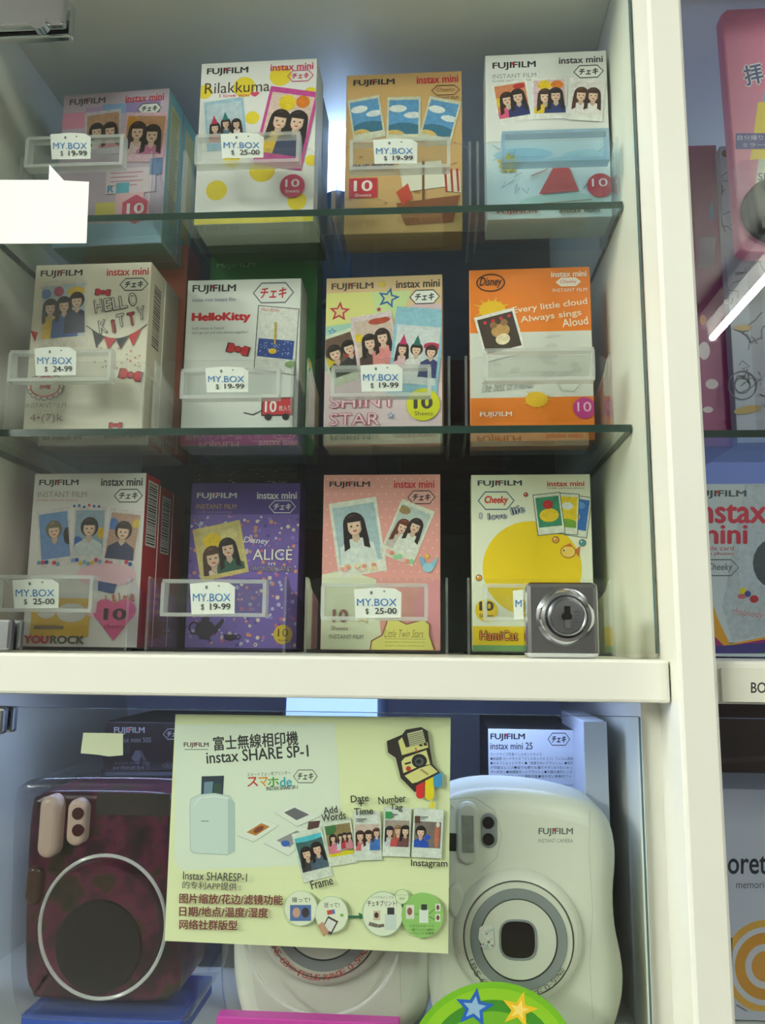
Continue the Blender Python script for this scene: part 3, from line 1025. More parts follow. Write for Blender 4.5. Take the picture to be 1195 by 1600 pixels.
def art_heart(a):
    a.part('lettering').maker(4.5, 5.5, 40, 12).T('INSTANT FILM', 4, 16, 48, 21, (170, 150, 146), .0).T('Credit card size photos', 4, 22.5, 40, 25, (206, 110, 120), 0).series(60, 4.5, 97, 11.5, (50, 44, 48)).hexa(85, 20, 25, 11, INK, (228, 224, 220))
    trio(a, 54, [((110, 150, 206), [(.5, .4, .24, (110, 100, 76), (120, 150, 210), False)], [(.95, .55, .14, .3, (40, 36, 44))]),
                 ((150, 170, 190), [(.5, .4, .26, (50, 38, 36), (206, 210, 214), False)], [(.1, .7, .2, .2, (60, 100, 180)), (.9, .5, .12, .2, (226, 180, 50))]),
                 ((190, 150, 130), [(.5, .4, .25, (56, 36, 34), (64, 64, 104), False)], [(.1, .25, .2, .2, (70, 110, 190)), (.92, .2, .15, .15, (226, 190, 60))])], 50, (224, 214, 216))
    rr = random.Random(8)
    a.part('frame_flowers')
    for x0, y, n in ((10, 79, 7), (40, 77, 8), (70, 79, 8)):
        a.part('frame_flowers')
        for k in range(n):
            a.ell(x0 + 3.4 * k, y + rr.uniform(-2, 2), 1.9, 1.9, rr.choice([(206, 60, 80), (60, 90, 170), (230, 190, 60), (120, 160, 200), (232, 220, 220)]), 0, 8)
    a.part('frame_flowers')
    for k in range(6):
        a.ell(38 + 4.4 * k, 29 + rr.uniform(-1, 1), 1.3, 1.3, rr.choice([(206, 60, 80), (60, 90, 170)]), 0, 8)
    a.part('printed_patch').rect(7, 108, 58, 140, (224, 176, 50)).ell(20, 118, 9, 7, (222, 216, 214)).ell(42, 120, 13, 8, (222, 216, 214)).ell(70, 88, 26, 10, (236, 190, 206)).rect(10, 131, 36, 134, (140, 120, 96)).poly([(56, 92), (80, 96), (78, 104), (58, 100)], (70, 90, 150)).ell(16, 104, 10, 6, (226, 120, 140)).ell(62, 118, 8, 6, (240, 200, 214))
    a.part('lettering').T('Rock & Love', 60, 104, 96, 114, (206, 96, 70), .02, -12)
    a.part('count_badge').ell(70.5, 118, 10, 9.5, (226, 92, 150)).ell(87.5, 118, 10, 9.5, (226, 92, 150)).poly([(61, 121), (97, 121), (80, 143)], (226, 92, 150)).T('10', 70, 116, 90, 126, (70, 30, 40), .05).T('sheets', 71, 129, 89, 133, (120, 40, 70), 0)
    a.part('title_lettering').T('YOU', 2, 139, 24, 146, (206, 30, 50), .08).T('ROCK', 25, 139, 55, 146, (90, 84, 60), .06)


def art_purple(a):
    rr = random.Random(11)
    for k in range(330):
        x, y = rr.uniform(1, 99), rr.uniform(30, 146)
        r = rr.uniform(.6, 2.0)
        a.ell(x, y, r, r, rr.choice([(206, 110, 150), (150, 130, 210), (226, 150, 110), (190, 190, 230), (90, 70, 150), (230, 210, 200)]), 0, 7)
        a.layer -= 1
    a.layer += 1
    a.rect(0, 0, 100, 29, (88, 66, 150))
    a.part('lettering').maker(5, 9, 42, 15.5, (226, 222, 230)).T('INSTANT FILM', 5, 19.5, 42, 24, (190, 150, 100), .02).T('Credit card size photos', 5, 26, 38, 28, (170, 150, 180), 0).series(60.5, 8.5, 97, 15, (232, 228, 236)).hexa(84, 22, 24, 11, (224, 220, 236), None)
    a.photo(29, 62, 44, 48, -12, (226, 206, 130), (214, 196, 130), [(.3, .64, .20, (84, 56, 44), (240, 226, 210)), (.68, .5, .18, (44, 36, 38), (60, 100, 90))], blobs=[(.35, .25, .22, .18, (238, 202, 30)), (.75, .2, .2, .15, (232, 216, 150))], mb=.08)
    a.part('title_lettering').T('Disney', 50, 50, 73, 57, (236, 232, 240), .02, 4, .2).T('ALICE', 58, 60, 95, 71, (60, 44, 80), .06).T('ALICE', 58.6, 60.5, 94.4, 70.5, (240, 234, 240), .015).T('in', 73, 72, 79, 75, (240, 234, 240), .0).T('WONDERLAND', 58, 75.5, 95, 81, (50, 36, 60), .05).T('WONDERLAND', 58.4, 75.9, 94.6, 80.6, (190, 176, 200), .0)
    K = (50, 38, 66)
    a.part('teapot_silhouette').ell(18, 132, 9, 8, K).poly([(26, 130), (34, 122), (35, 125), (27, 137)], K).ring(8, 131, 4, 5, 1.6, K).ell(18, 123, 4, 2, K).ell(18, 120.5, 1.4, 1.4, K).rect(13, 138, 23, 141, K)
    a.ell(41, 138, 6, 4, K, 0, 14, 0, 180).rect(35, 136.5, 47, 138.5, K).ring(48, 138.5, 2.2, 2, .9, K)
    a.part('count_badge').ell(88, 136, 8.5, 8.5, (226, 190, 30)).T('10', 83.5, 131, 92.5, 138, (50, 40, 20), .0).T('Sheets', 83.5, 140, 92.5, 142, (80, 60, 20), 0)


def art_pink(a):
    lay = a.layer
    for j in range(14):
        for i in range(14):
            a.layer = lay
            a.ell(3.5 + 7.2 * i + (3.6 if j % 2 else 0), 4 + 6.6 * j, .75, .75, (240, 196, 190), 0, 6)
    a.layer = lay + 1
    a.poly([(0, 86), (20, 82), (46, 90), (52, UH), (0, UH)], (224, 226, 196)).ell(96, 116, 18, 26, (226, 150, 160)).rect(100, 90, 101, 91, (226, 150, 160))
    a.part('lettering').maker(5, 6, 40, 12).series(60.5, 5.5, 95, 12, (206, 44, 60)).hexa(84, 20, 23, 11, INK, (228, 170, 164))
    a.photo(30, 54, 41, 64, -9, (232, 232, 220), (176, 198, 206), [(.46, .36, .22, (44, 30, 34), (222, 230, 226))], mb=.16)
    a.photo(72, 50, 30, 50, 22, (228, 228, 212), (190, 204, 200), [(.32, .5, .2, (110, 54, 40), (200, 190, 180)), (.68, .38, .2, (52, 36, 36), (226, 228, 220))], blobs=[(.15, .12, .2, .14, (170, 140, 90))])
    rr = random.Random(12)
    a.part('frame_flowers')
    for k in range(16):
        a.ell(17 + rr.uniform(0, 34), 82 - .2 * k + rr.uniform(-3, 2), 2.1, 1.9, rr.choice([(226, 150, 120), (232, 200, 160), (150, 206, 160), (236, 180, 180), (230, 220, 190)]), 0, 9)
    a.part('frame_flowers')
    for k in range(7):
        a.ell(56 + 3.3 * k, 66 + 1.6 * k + rr.uniform(-2, 2), 2.2, 2, rr.choice([(226, 150, 120), (232, 210, 120), (150, 206, 160), (236, 180, 180)]), 0, 9)
    a.part('blue_bird').poly([(82, 70), (86, 72), (89, 79), (84, 78)], (120, 176, 206)).poly([(98, 71), (94, 74), (90, 79), (95, 80)], (130, 186, 214)).ell(89.5, 80, 4.5, 4, (150, 200, 220)).star(89, 70.5, 2.6, (236, 200, 60))
    a.part('printed_star').star(36, 121, 6.5, (150, 90, 70), 8).star(36, 121, 5.6, (236, 220, 110), 8)
    a.part('count_lettering').T('10', 10, 115, 23, 126, (150, 90, 84), .04).T('Sheets', 9, 129, 23, 132.5, (140, 120, 110), .0).T('INSTANT FILM', 7.5, 136, 36, 139.5, (140, 130, 116), .0)
    cl = [(42, 148), (43, 141), (52, 136), (56, 124), (61, 122), (72, 127), (86, 123), (91, 127), (91, 136), (95, 148)]
    a.part('title_cloud').poly(cl, (232, 222, 120)).line(cl, 1.2, (150, 90, 80)).T('Little Twin Stars', 54, 131.5, 86, 138, (150, 130, 70), -.01, 0, .2).rect(54, 139, 87, 139.4, (170, 150, 90)).T('special edition instant photo frames', 54, 141, 87, 142.6, (150, 130, 80), 0).T('dreams of the twinkling sky', 54, 144, 87, 145.6, (150, 130, 80), 0)


def art_yellow(a):
    Yc = (238, 204, 20)
    a.ell(50, 80, 41, 40, Yc, n=36)
    a.rect(0, 128, 100, 143.5, Yc).rect(0, 143.5, 100, UH, (120, 170, 110))
    a.part('lettering').maker(5.5, 5, 43, 11, (60, 66, 72)).series(64, 6, 95, 10.5, (206, 56, 60)).T('Credit card size photos', 64, 11.2, 95, 13, (80, 60, 60), 0)
    a.hexa(21, 22.5, 30, 15, (96, 120, 140), (226, 230, 206), 'Cheeky', (210, 60, 50), .06)
    for st, x0, y0, x1, y1, r in (('I', 7, 33, 9, 38, 0), ('love', 14, 33, 30, 38.5, -4), ('life', 33, 27, 45, 34, -14)):
        a.T(st, x0 - .4, y0 - .4, x1 + .4, y1 + .4, (50, 60, 90), .09, r).T(st, x0, y0, x1, y1, (190, 200, 206), -.01, r)
    a.photo(89, 36, 18, 34, 9, (226, 230, 214), (50, 110, 190), blobs=[(.3, .6, .3, .3, (236, 200, 40)), (.5, .2, .3, .2, (90, 150, 214))], edge=(70, 90, 90))
    a.photo(80, 34, 18, 34, 4, (226, 230, 214), (236, 206, 30), blobs=[(.5, .3, .3, .2, (226, 232, 226)), (.5, .9, .6, .3, (120, 170, 60))], edge=(70, 90, 90))
    a.photo(65, 34, 22, 34, -6, (226, 230, 214), (56, 140, 110), blobs=[(.5, .62, .42, .3, (236, 200, 40)), (.5, .26, .22, .2, (190, 44, 50))], mb=.18, edge=(70, 90, 90))
    for x, y, r, c in ((46, 17.5, 2, (190, 80, 90)), (70, 56, 3, (226, 150, 50)), (92, 58.5, 3, (70, 150, 160)), (6, 88, 2.8, (226, 150, 40))):
        a.part('printed_ball').ell(x, y, r, r, (90, 70, 60)).ell(x, y, r * .82, r * .82, c).ell(x - .3 * r, y - .3 * r, r * .25, r * .25, (245, 240, 230), 0, 8)
    a.part('printed_fish').poly([(85, 65), (90, 61), (89, 71)], (196, 110, 40)).ell(80, 66, 6.4, 5.4, (160, 100, 40)).ell(80, 66, 5.7, 4.7, (236, 200, 100)).poly([(76, 61.5), (82, 58.8), (84, 62)], (200, 110, 50)).ell(76.5, 65, .7, .7, INK, 0, 8)
    a.part('count_badge').ell(12, 115, 9.3, 9.3, (238, 200, 30)).T('10', 6, 107.5, 18, 115.5, (60, 50, 30), .05).T('Sheets', 6, 118, 18, 121, (70, 60, 30), .02)
    a.part('title_lettering').T('HamiCat', 6, 131, 38, 140, (100, 50, 26), .1).T('HamiCat', 6.6, 131.6, 37.4, 139.4, (240, 150, 60), .0)


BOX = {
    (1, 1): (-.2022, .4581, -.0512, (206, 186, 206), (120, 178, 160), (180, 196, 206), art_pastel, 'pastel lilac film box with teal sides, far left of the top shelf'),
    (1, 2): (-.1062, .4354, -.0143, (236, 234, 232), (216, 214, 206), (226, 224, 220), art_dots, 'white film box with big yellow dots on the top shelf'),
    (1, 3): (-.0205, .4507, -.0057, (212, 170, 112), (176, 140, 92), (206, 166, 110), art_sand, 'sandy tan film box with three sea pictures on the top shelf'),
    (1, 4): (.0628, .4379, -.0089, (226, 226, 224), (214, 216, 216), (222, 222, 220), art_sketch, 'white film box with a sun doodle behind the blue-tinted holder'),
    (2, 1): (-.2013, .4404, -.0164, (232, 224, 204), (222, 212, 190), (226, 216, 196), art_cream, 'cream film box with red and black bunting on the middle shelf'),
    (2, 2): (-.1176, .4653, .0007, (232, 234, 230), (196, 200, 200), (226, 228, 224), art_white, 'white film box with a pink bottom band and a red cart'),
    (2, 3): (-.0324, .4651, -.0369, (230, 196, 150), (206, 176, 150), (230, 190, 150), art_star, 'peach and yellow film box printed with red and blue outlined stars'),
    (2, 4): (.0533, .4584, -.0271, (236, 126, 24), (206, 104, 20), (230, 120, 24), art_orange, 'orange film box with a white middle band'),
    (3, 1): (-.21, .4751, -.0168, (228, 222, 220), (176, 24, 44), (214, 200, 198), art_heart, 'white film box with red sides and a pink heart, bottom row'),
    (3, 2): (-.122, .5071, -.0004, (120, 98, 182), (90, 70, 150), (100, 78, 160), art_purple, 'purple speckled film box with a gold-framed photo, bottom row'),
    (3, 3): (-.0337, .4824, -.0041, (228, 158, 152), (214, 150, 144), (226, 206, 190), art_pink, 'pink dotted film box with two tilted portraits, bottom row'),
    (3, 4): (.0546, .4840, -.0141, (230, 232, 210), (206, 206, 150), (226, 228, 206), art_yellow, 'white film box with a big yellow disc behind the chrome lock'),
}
ZROW = {1: Z1, 2: Z2, 3: Z3}
boxes = {}
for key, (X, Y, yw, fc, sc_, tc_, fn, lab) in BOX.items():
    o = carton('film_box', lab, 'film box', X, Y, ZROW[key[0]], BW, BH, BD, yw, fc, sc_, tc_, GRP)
    a = face_art()
    fn(a)
    a.build(o)
    boxes[key] = o
barcode(boxes[(3, 1)], 6, 30, 5, 62)
barcode(boxes[(2, 1)], 8, 28, 14, 70, (222, 214, 196))
sa = side_art()
sa.parts[0] = ('side_panel_print', sa.cur, None)
sa.rect(6, 12, 28, 120, (206, 190, 90))
for k in range(30):
    sa.rect(8, 16 + 3.4 * k, 26 - (k * 7 % 6), 17.2 + 3.4 * k, (90, 110, 60))
sa.build(boxes[(1, 1)])

# boxes queued behind the front ones (only those that show)


def rear(key, n, h, front, side, label, title=None, tcol=INK, dx=0.0):
    b = BOX[key]
    c, s_ = math.cos(b[2]), math.sin(b[2])
    d = (BD + .0012) * n
    o = carton('film_box', label, 'film box', b[0] - s_ * d + dx, b[1] + c * d, ZROW[key[0]], BW, h, BD, b[2], front, side, front, GRP)
    if title:
        a = face_art(BW, h)
        a.parts[0] = ('lettering', a.cur, None)
        a.maker(6, 5, 42, 12, tcol)
        a.build(o)
    return o


r = rear((1, 1), 1, BH, (206, 186, 206), (110, 170, 150), 'teal-sided film box second in line behind the pastel lilac one')
sa = side_art()
sa.parts[0] = ('side_panel_print', sa.cur, None)
sa.rect(6, 12, 28, 120, (200, 184, 90))
sa.build(r)
rear((1, 2), 1, BH * .93, (230, 230, 226), (66, 70, 60), 'dark-sided film box hidden behind the yellow-dotted one')
rear((2, 1), 1, BH, (232, 224, 204), (196, 184, 166), 'cream-sided film box second in line behind the bunting one')


def top_at(px, py, Y, z):
    return un(px, py, Y).z - z


rear((2, 1), 2, top_at(150, 386, .4404 + 2 * .0252, Z2), (216, 112, 88), (150, 60, 50), 'salmon red film box peeking out above the bunting one', True, (110, 44, 38), .004)
rear((2, 2), 1, top_at(380, 401, .4653 + .0252, Z2), (40, 132, 62), (30, 104, 50), 'green film box peeking out above the red cart one', True, (150, 196, 150), .006)
rb2 = rear((3, 1), 1, BH * .97, (228, 222, 220), (160, 24, 40), 'red-sided film box second in line behind the pink heart one')
barcode(rb2, 6, 28, 8, 60, (206, 200, 200), BW, BH * .97)
rear((3, 1), 2, BH * .97, (228, 222, 220), (150, 20, 36), 'red-sided film box third in line behind the pink heart one')
pb = rear((3, 2), 1, top_at(335, 737, .5071 + .0252, Z3), (36, 40, 38), (24, 26, 26), 'black film box with small white marks behind the purple one', None, INK, -.006)
a = face_art(BW, top_at(335, 737, .5323, Z3))
a.parts[0] = ('printed_marks', a.cur, None)
rr = random.Random(21)
for k in range(60):
    a.rect(4 + rr.uniform(0, 88), 2 + rr.uniform(0, 10), 6 + rr.uniform(0, 2) + rr.uniform(0, 86), 3, (36, 40, 38))
    x, y = rr.uniform(3, 94), rr.uniform(2, 12)
    a.rect(x, y, x + rr.uniform(1, 4), y + rr.uniform(.5, 2), (130, 134, 124))
a.build(pb)

# ------------------------------------------------------------------ acrylic holders and price tags
POCK = {(1, 1): (38, 213, 193, 257), (1, 2): (304, 209, 468, 252), (1, 3): (546, 217, 703, 261), (1, 4): (785, 204, 951, 249),
        (2, 1): (11, 547, 174, 594), (2, 2): (281, 576, 437, 621), (2, 3): (517, 571, 673, 618), (2, 4): (757, 544, 928, 593),
        (3, 1): (-12, 899, 146, 955), (3, 2): (250, 906, 416, 962), (3, 3): (501, 912, 668, 968), (3, 4): (756, 913, 921, 969)}
YP = {1: .4095, 2: .4130, 3: .4280}
HLAB = {(1, 1): 'clear acrylic holder under the pastel lilac film box', (1, 2): 'clear acrylic holder under the yellow-dotted film box', (1, 3): 'clear acrylic holder under the sandy tan film box',
        (1, 4): 'blue-tinted acrylic holder with an empty tag pocket on the top shelf', (2, 1): 'clear acrylic holder under the bunting film box', (2, 2): 'clear acrylic holder under the red cart film box',
        (2, 3): 'clear acrylic holder under the outlined stars film box', (2, 4): 'clear acrylic holder with an empty tag pocket before the orange film box',
        (3, 1): 'clear acrylic holder under the pink heart film box', (3, 2): 'clear acrylic holder under the purple speckled film box', (3, 3): 'clear acrylic holder under the pink dotted film box',
        (3, 4): 'clear acrylic holder partly behind the chrome lock'}
NREAR = {(1, 1): 1, (1, 2): 1, (2, 1): 2, (2, 2): 1, (3, 1): 2, (3, 2): 1}
TW = .0780
for key, q in POCK.items():
    b = BOX[key]
    z = ZROW[key[0]]
    cx = b[0]
    if key[1] == 4:
        cx = min(cx, XR0 - .0006 - TW / 2)
    yp = YP[key[0]]
    yt = yp + (.014 if key[0] < 3 else .020)
    yt = min(yt, b[1] - .006)
    blue = key == (1, 4)
    ma, mr = (M_ACRB, M_RIMB) if blue else (M_ACR, M_RIM)
    yb_ = b[1] + (BD + .0012) * (NREAR.get(key, 0) + 1) + .012
    h = empty('acrylic_holder', (cx, yt, z - TB))
    tag(h, HLAB[key], 'holder', 'acrylic film holders')
    L = Vector((cx, yt, z - TB))
    ytray = max(yt, YS + .001) if key[0] < 3 else yt
    MB().box(cx - TW / 2, cx + TW / 2, ytray, yb_, z - TB, z - .0002).build('tray_base', ma, h, L)
    # side walls with a rounded front top corner
    for sg in (-1, 1):
        x0, x1 = (cx + sg * TW / 2, cx + sg * (TW / 2 - .0014))
        prof = [(yt, z - TB), (yb_, z - TB), (yb_, z + .022), (yt + .014, z + .034), (yt + .007, z + .0385), (yt, z + .0395)]
        mb = MB()
        vs = [(x0, y, zz) for y, zz in prof] + [(x1, y, zz) for y, zz in prof]
        n = len(prof)
        mb.add(vs, [list(range(n)), list(range(2 * n - 1, n - 1, -1))], None, 0)
        mb.add(vs, [(i, (i + 1) % n, n + (i + 1) % n, n + i) for i in range(n)], None, 1)
        mb.build('side_wall', [ma, M_TRIM], h, L)
    # front wall, rounded upper corners
    hw = TW / 2 - .0015
    pr = [(-hw, z - TB + .0002), (hw, z - TB + .0002), (hw, z + .033)]
    pr += [(hw - .006 + .006 * math.cos(math.radians(t)), z + .033 + .006 * math.sin(math.radians(t))) for t in (30, 60, 90)]
    pr += [(-hw + .006 + .006 * math.cos(math.radians(t)), z + .033 + .006 * math.sin(math.radians(t))) for t in (90, 120, 150, 180)]
    mb = MB()
    n = len(pr)
    vs = [(cx + x, yt, zz) for x, zz in pr] + [(cx + x, yt + .0014, zz) for x, zz in pr]
    mb.add(vs, [list(range(n)), list(range(2 * n - 1, n - 1, -1))], None, 0)
    mb.add(vs, [(i, (i + 1) % n, n + (i + 1) % n, n + i) for i in range(n)], None, 1)
    mb.build('front_wall', [ma, M_TRIM], h, L)
    # label pocket
    p0, p1 = un(q[0], q[3], yp), un(q[2], q[1], yp)
    x0, x1, z0, z1 = p0.x, p1.x, min(p0.z, un(q[2], q[3], yp).z), max(p1.z, un(q[0], q[1], yp).z)
    x1 = min(x1, XR0 - .002)
    pk = MB().box(x0, x1, yp, yp + .0008, z0, z1, mi=0).box(x0, x1, yp + .0052, yp + .0062, z0, z1, mi=0)
    t = .0017
    pk2 = MB().box(x0, x1, yp - .0003, yp + .0064, z0 - .0002, z0 + t).box(x0, x1, yp + .001, yp + .0064, z1 - t, z1 + .0002)
    pk2.box(x0 - .0002, x0 + t, yp - .0002, yp + .0063, z0 + t, z1 - t).box(x1 - t, x1 + .0002, yp - .0002, yp + .0063, z0 + t, z1 - t)
    pko = pk.build('label_pocket', ma, h, L)
    pk2.build('pocket_rim', mr, pko, L)
    # curved arm between pocket and front wall
    arm = MB()
    N = 8
    pts = []
    for k in range(N + 1):
        u = k / N
        pts.append((yp + .0064 + (yt - yp - .0064) * u, (z0 + .002) + (z + .030 - z0 - .002) * (u * u * (3 - 2 * u))))
    vs = [(max(cx - hw + .004, x0 + .006), y, zz) for y, zz in pts] + [(min(cx + hw - .004, x1 - .006), y, zz) for y, zz in pts]
    arm.add(vs, [(i, i + 1, N + 2 + i, N + 1 + i) for i in range(N)], None, 0, True)
    arm.build('pocket_arm', ma, h, L)

TAGS = {(1, 1): ((79, 208, 142, 249), '19-99', 'price tag on the holder of the pastel lilac film box'), (1, 2): ((345, 208, 412, 247), '25-00', 'price tag on the holder of the yellow-dotted film box'),
        (1, 3): ((583, 217, 652, 256), '19-99', 'price tag on the holder of the sandy tan film box'), (2, 1): ((54, 542, 119, 587), '24-99', 'price tag reading 24-99, under the bunting film box'),
        (2, 2): ((321, 573, 388, 613), '19-99', 'price tag on the holder of the red cart film box'), (2, 3): ((563, 569, 629, 612), '19-99', 'price tag on the holder of the outlined stars film box'),
        (3, 1): ((20, 904, 92, 951), '25-00', 'price tag on the holder of the pink heart film box'), (3, 2): ((297, 909, 367, 960), '19-99', 'price tag on the holder of the purple speckled film box'),
        (3, 3): ((553, 918, 627, 966), '25-00', 'price tag on the holder of the pink dotted film box'), (3, 4): ((801, 920, 868, 968), '19-99', 'price tag cut off by the chrome lock')}
for key, ((x0, y0, x1, y1), price, lab) in TAGS.items():
    yp = YP[key[0]] - .0007
    base = un((x0 + x1) / 2, y1, yp)
    w, hh = x1 - x0, y1 - y0
    # sticker with a clipped upper right corner and a little curl at the top edge
    pts = [(x0, y0 + hh * .06), (x0 + w * .5, y0), (x0 + w * .86, y0 + hh * .03), (x1, y0 + hh * .16), (x1 - w * .01, y1 - hh * .02), (x0 + w * .03, y1)]
    mb = MB()
    vf = [un(x, y, yp) for x, y in pts]
    vb = [un(x, y, yp + .0002) for x, y in pts]
    n = len(pts)
    for k in (0, 1, 2):
        vf[k].y -= .0004
        vb[k].y -= .0004
    mb.add(vf + vb, [list(range(n - 1, -1, -1)), list(range(n, 2 * n))] + [(i, (i + 1) % n, n + (i + 1) % n, n + i) for i in range(n)], (236, 238, 232))
    o = mb.build('price_tag', M_PAPER, None, base)
    tag(o, lab, 'price tag', 'price tags on the holders')
    a = px_art(yp, .0004)
    a.parts[0] = ('printed_price', a.cur, None)
    a.T('MY.BOX', x0 + w * .06, y0 + hh * .36, x1 - w * .10, y0 + hh * .60, (52, 122, 190), .005)
    a.T('$', x0 + w * .24, y0 + hh * .68, x0 + w * .31, y0 + hh * .88, INK, .0)
    a.T(price, x0 + w * .44, y0 + hh * .66, x1 - w * .10, y0 + hh * .86, INK, .015)
    a.rect(x0 + w * .34, y0 + hh * .12, x0 + w * .39, y0 + hh * .22, (110, 116, 120)).rect(x0 + w * .62, y0 + hh * .10, x0 + w * .66, y0 + hh * .15, (130, 134, 138))
    a.build(o, M_PAPER, base)
# ------------------------------------------------------------------ lower left compartment


def outline_px(pts, Y):
    q = [un(x, y, Y) for x, y in pts]
    q = [(p.x, p.z) for p in q]
    ar = sum(q[i - 1][0] * q[i][1] - q[i][0] * q[i - 1][1] for i in range(len(q)))
    return q if ar > 0 else q[::-1]


def smooth_closed(pts, k=3):
    out = []
    n = len(pts)
    for i in range(n):
        p0, p1, p2, p3 = pts[i - 1], pts[i], pts[(i + 1) % n], pts[(i + 2) % n]
        for j in range(k):
            t = j / k
            out.append(tuple(.5 * (2 * p1[c] + (p2[c] - p0[c]) * t + (2 * p0[c] - 5 * p1[c] + 4 * p2[c] - p3[c]) * t * t + (3 * p1[c] - p0[c] - 3 * p2[c] + p3[c]) * t ** 3) for c in (0, 1)))
    return out


def arc_text(a, st, cx, cy, rx, ry, a0, a1, size, col, bold=.0):
    """letters along the lower arc of an ellipse, tops towards its centre; angles in degrees from +x, y down"""
    n = len(st)
    a.part('lens_lettering')
    for k, ch in enumerate(st):
        if ch == ' ':
            continue
        an = math.radians(a0 + (a1 - a0) * k / (n - 1))
        x, y = cx + rx * math.cos(an), cy + ry * math.sin(an)
        w = size * (.32 if ch in 'I.' else .62)
        hgt = size * (.7 if ch not in 'm~' else .5)
        if ch == '.':
            hgt = w = size * .16
        a.T(ch, x - w / 2, y - hgt / 2, x + w / 2, y + hgt / 2, col, bold, math.degrees(an) - 90)


YC = .415
M_CREAM = mat('pearl_white_plastic', (214, 216, 200), 0.38, noise=0.03, nscale=30)
M_CREAM2 = mat('pale_lens_plastic', (206, 208, 192), 0.4)
M_GREYR = mat('grey_lens_ring', (132, 138, 138), 0.35)
M_DARKG = mat('dark_lens_glass', (26, 18, 18), 0.12)
M_SILV = mat('flash_reflector', (200, 206, 196), 0.18, 0.85, bump=.6, nscale=300)

OUT = [(690, 1256), (708, 1240), (760, 1231), (830, 1234), (890, 1245), (935, 1260), (957, 1287), (965, 1320), (966, 1352), (963, 1400), (966, 1450), (974, 1490), (979, 1530), (975, 1575), (958, 1622), (920, 1650),
       (870, 1658), (785, 1659), (728, 1651), (690, 1624), (674, 1578), (668, 1520), (670, 1450), (678, 1380), (684, 1310)]
ol = smooth_closed(outline_px(OUT, YC))
zb = min(p[1] for p in ol)
cx0 = sum(p[0] for p in ol) / len(ol)
CB = Vector((cx0, YC, zb))


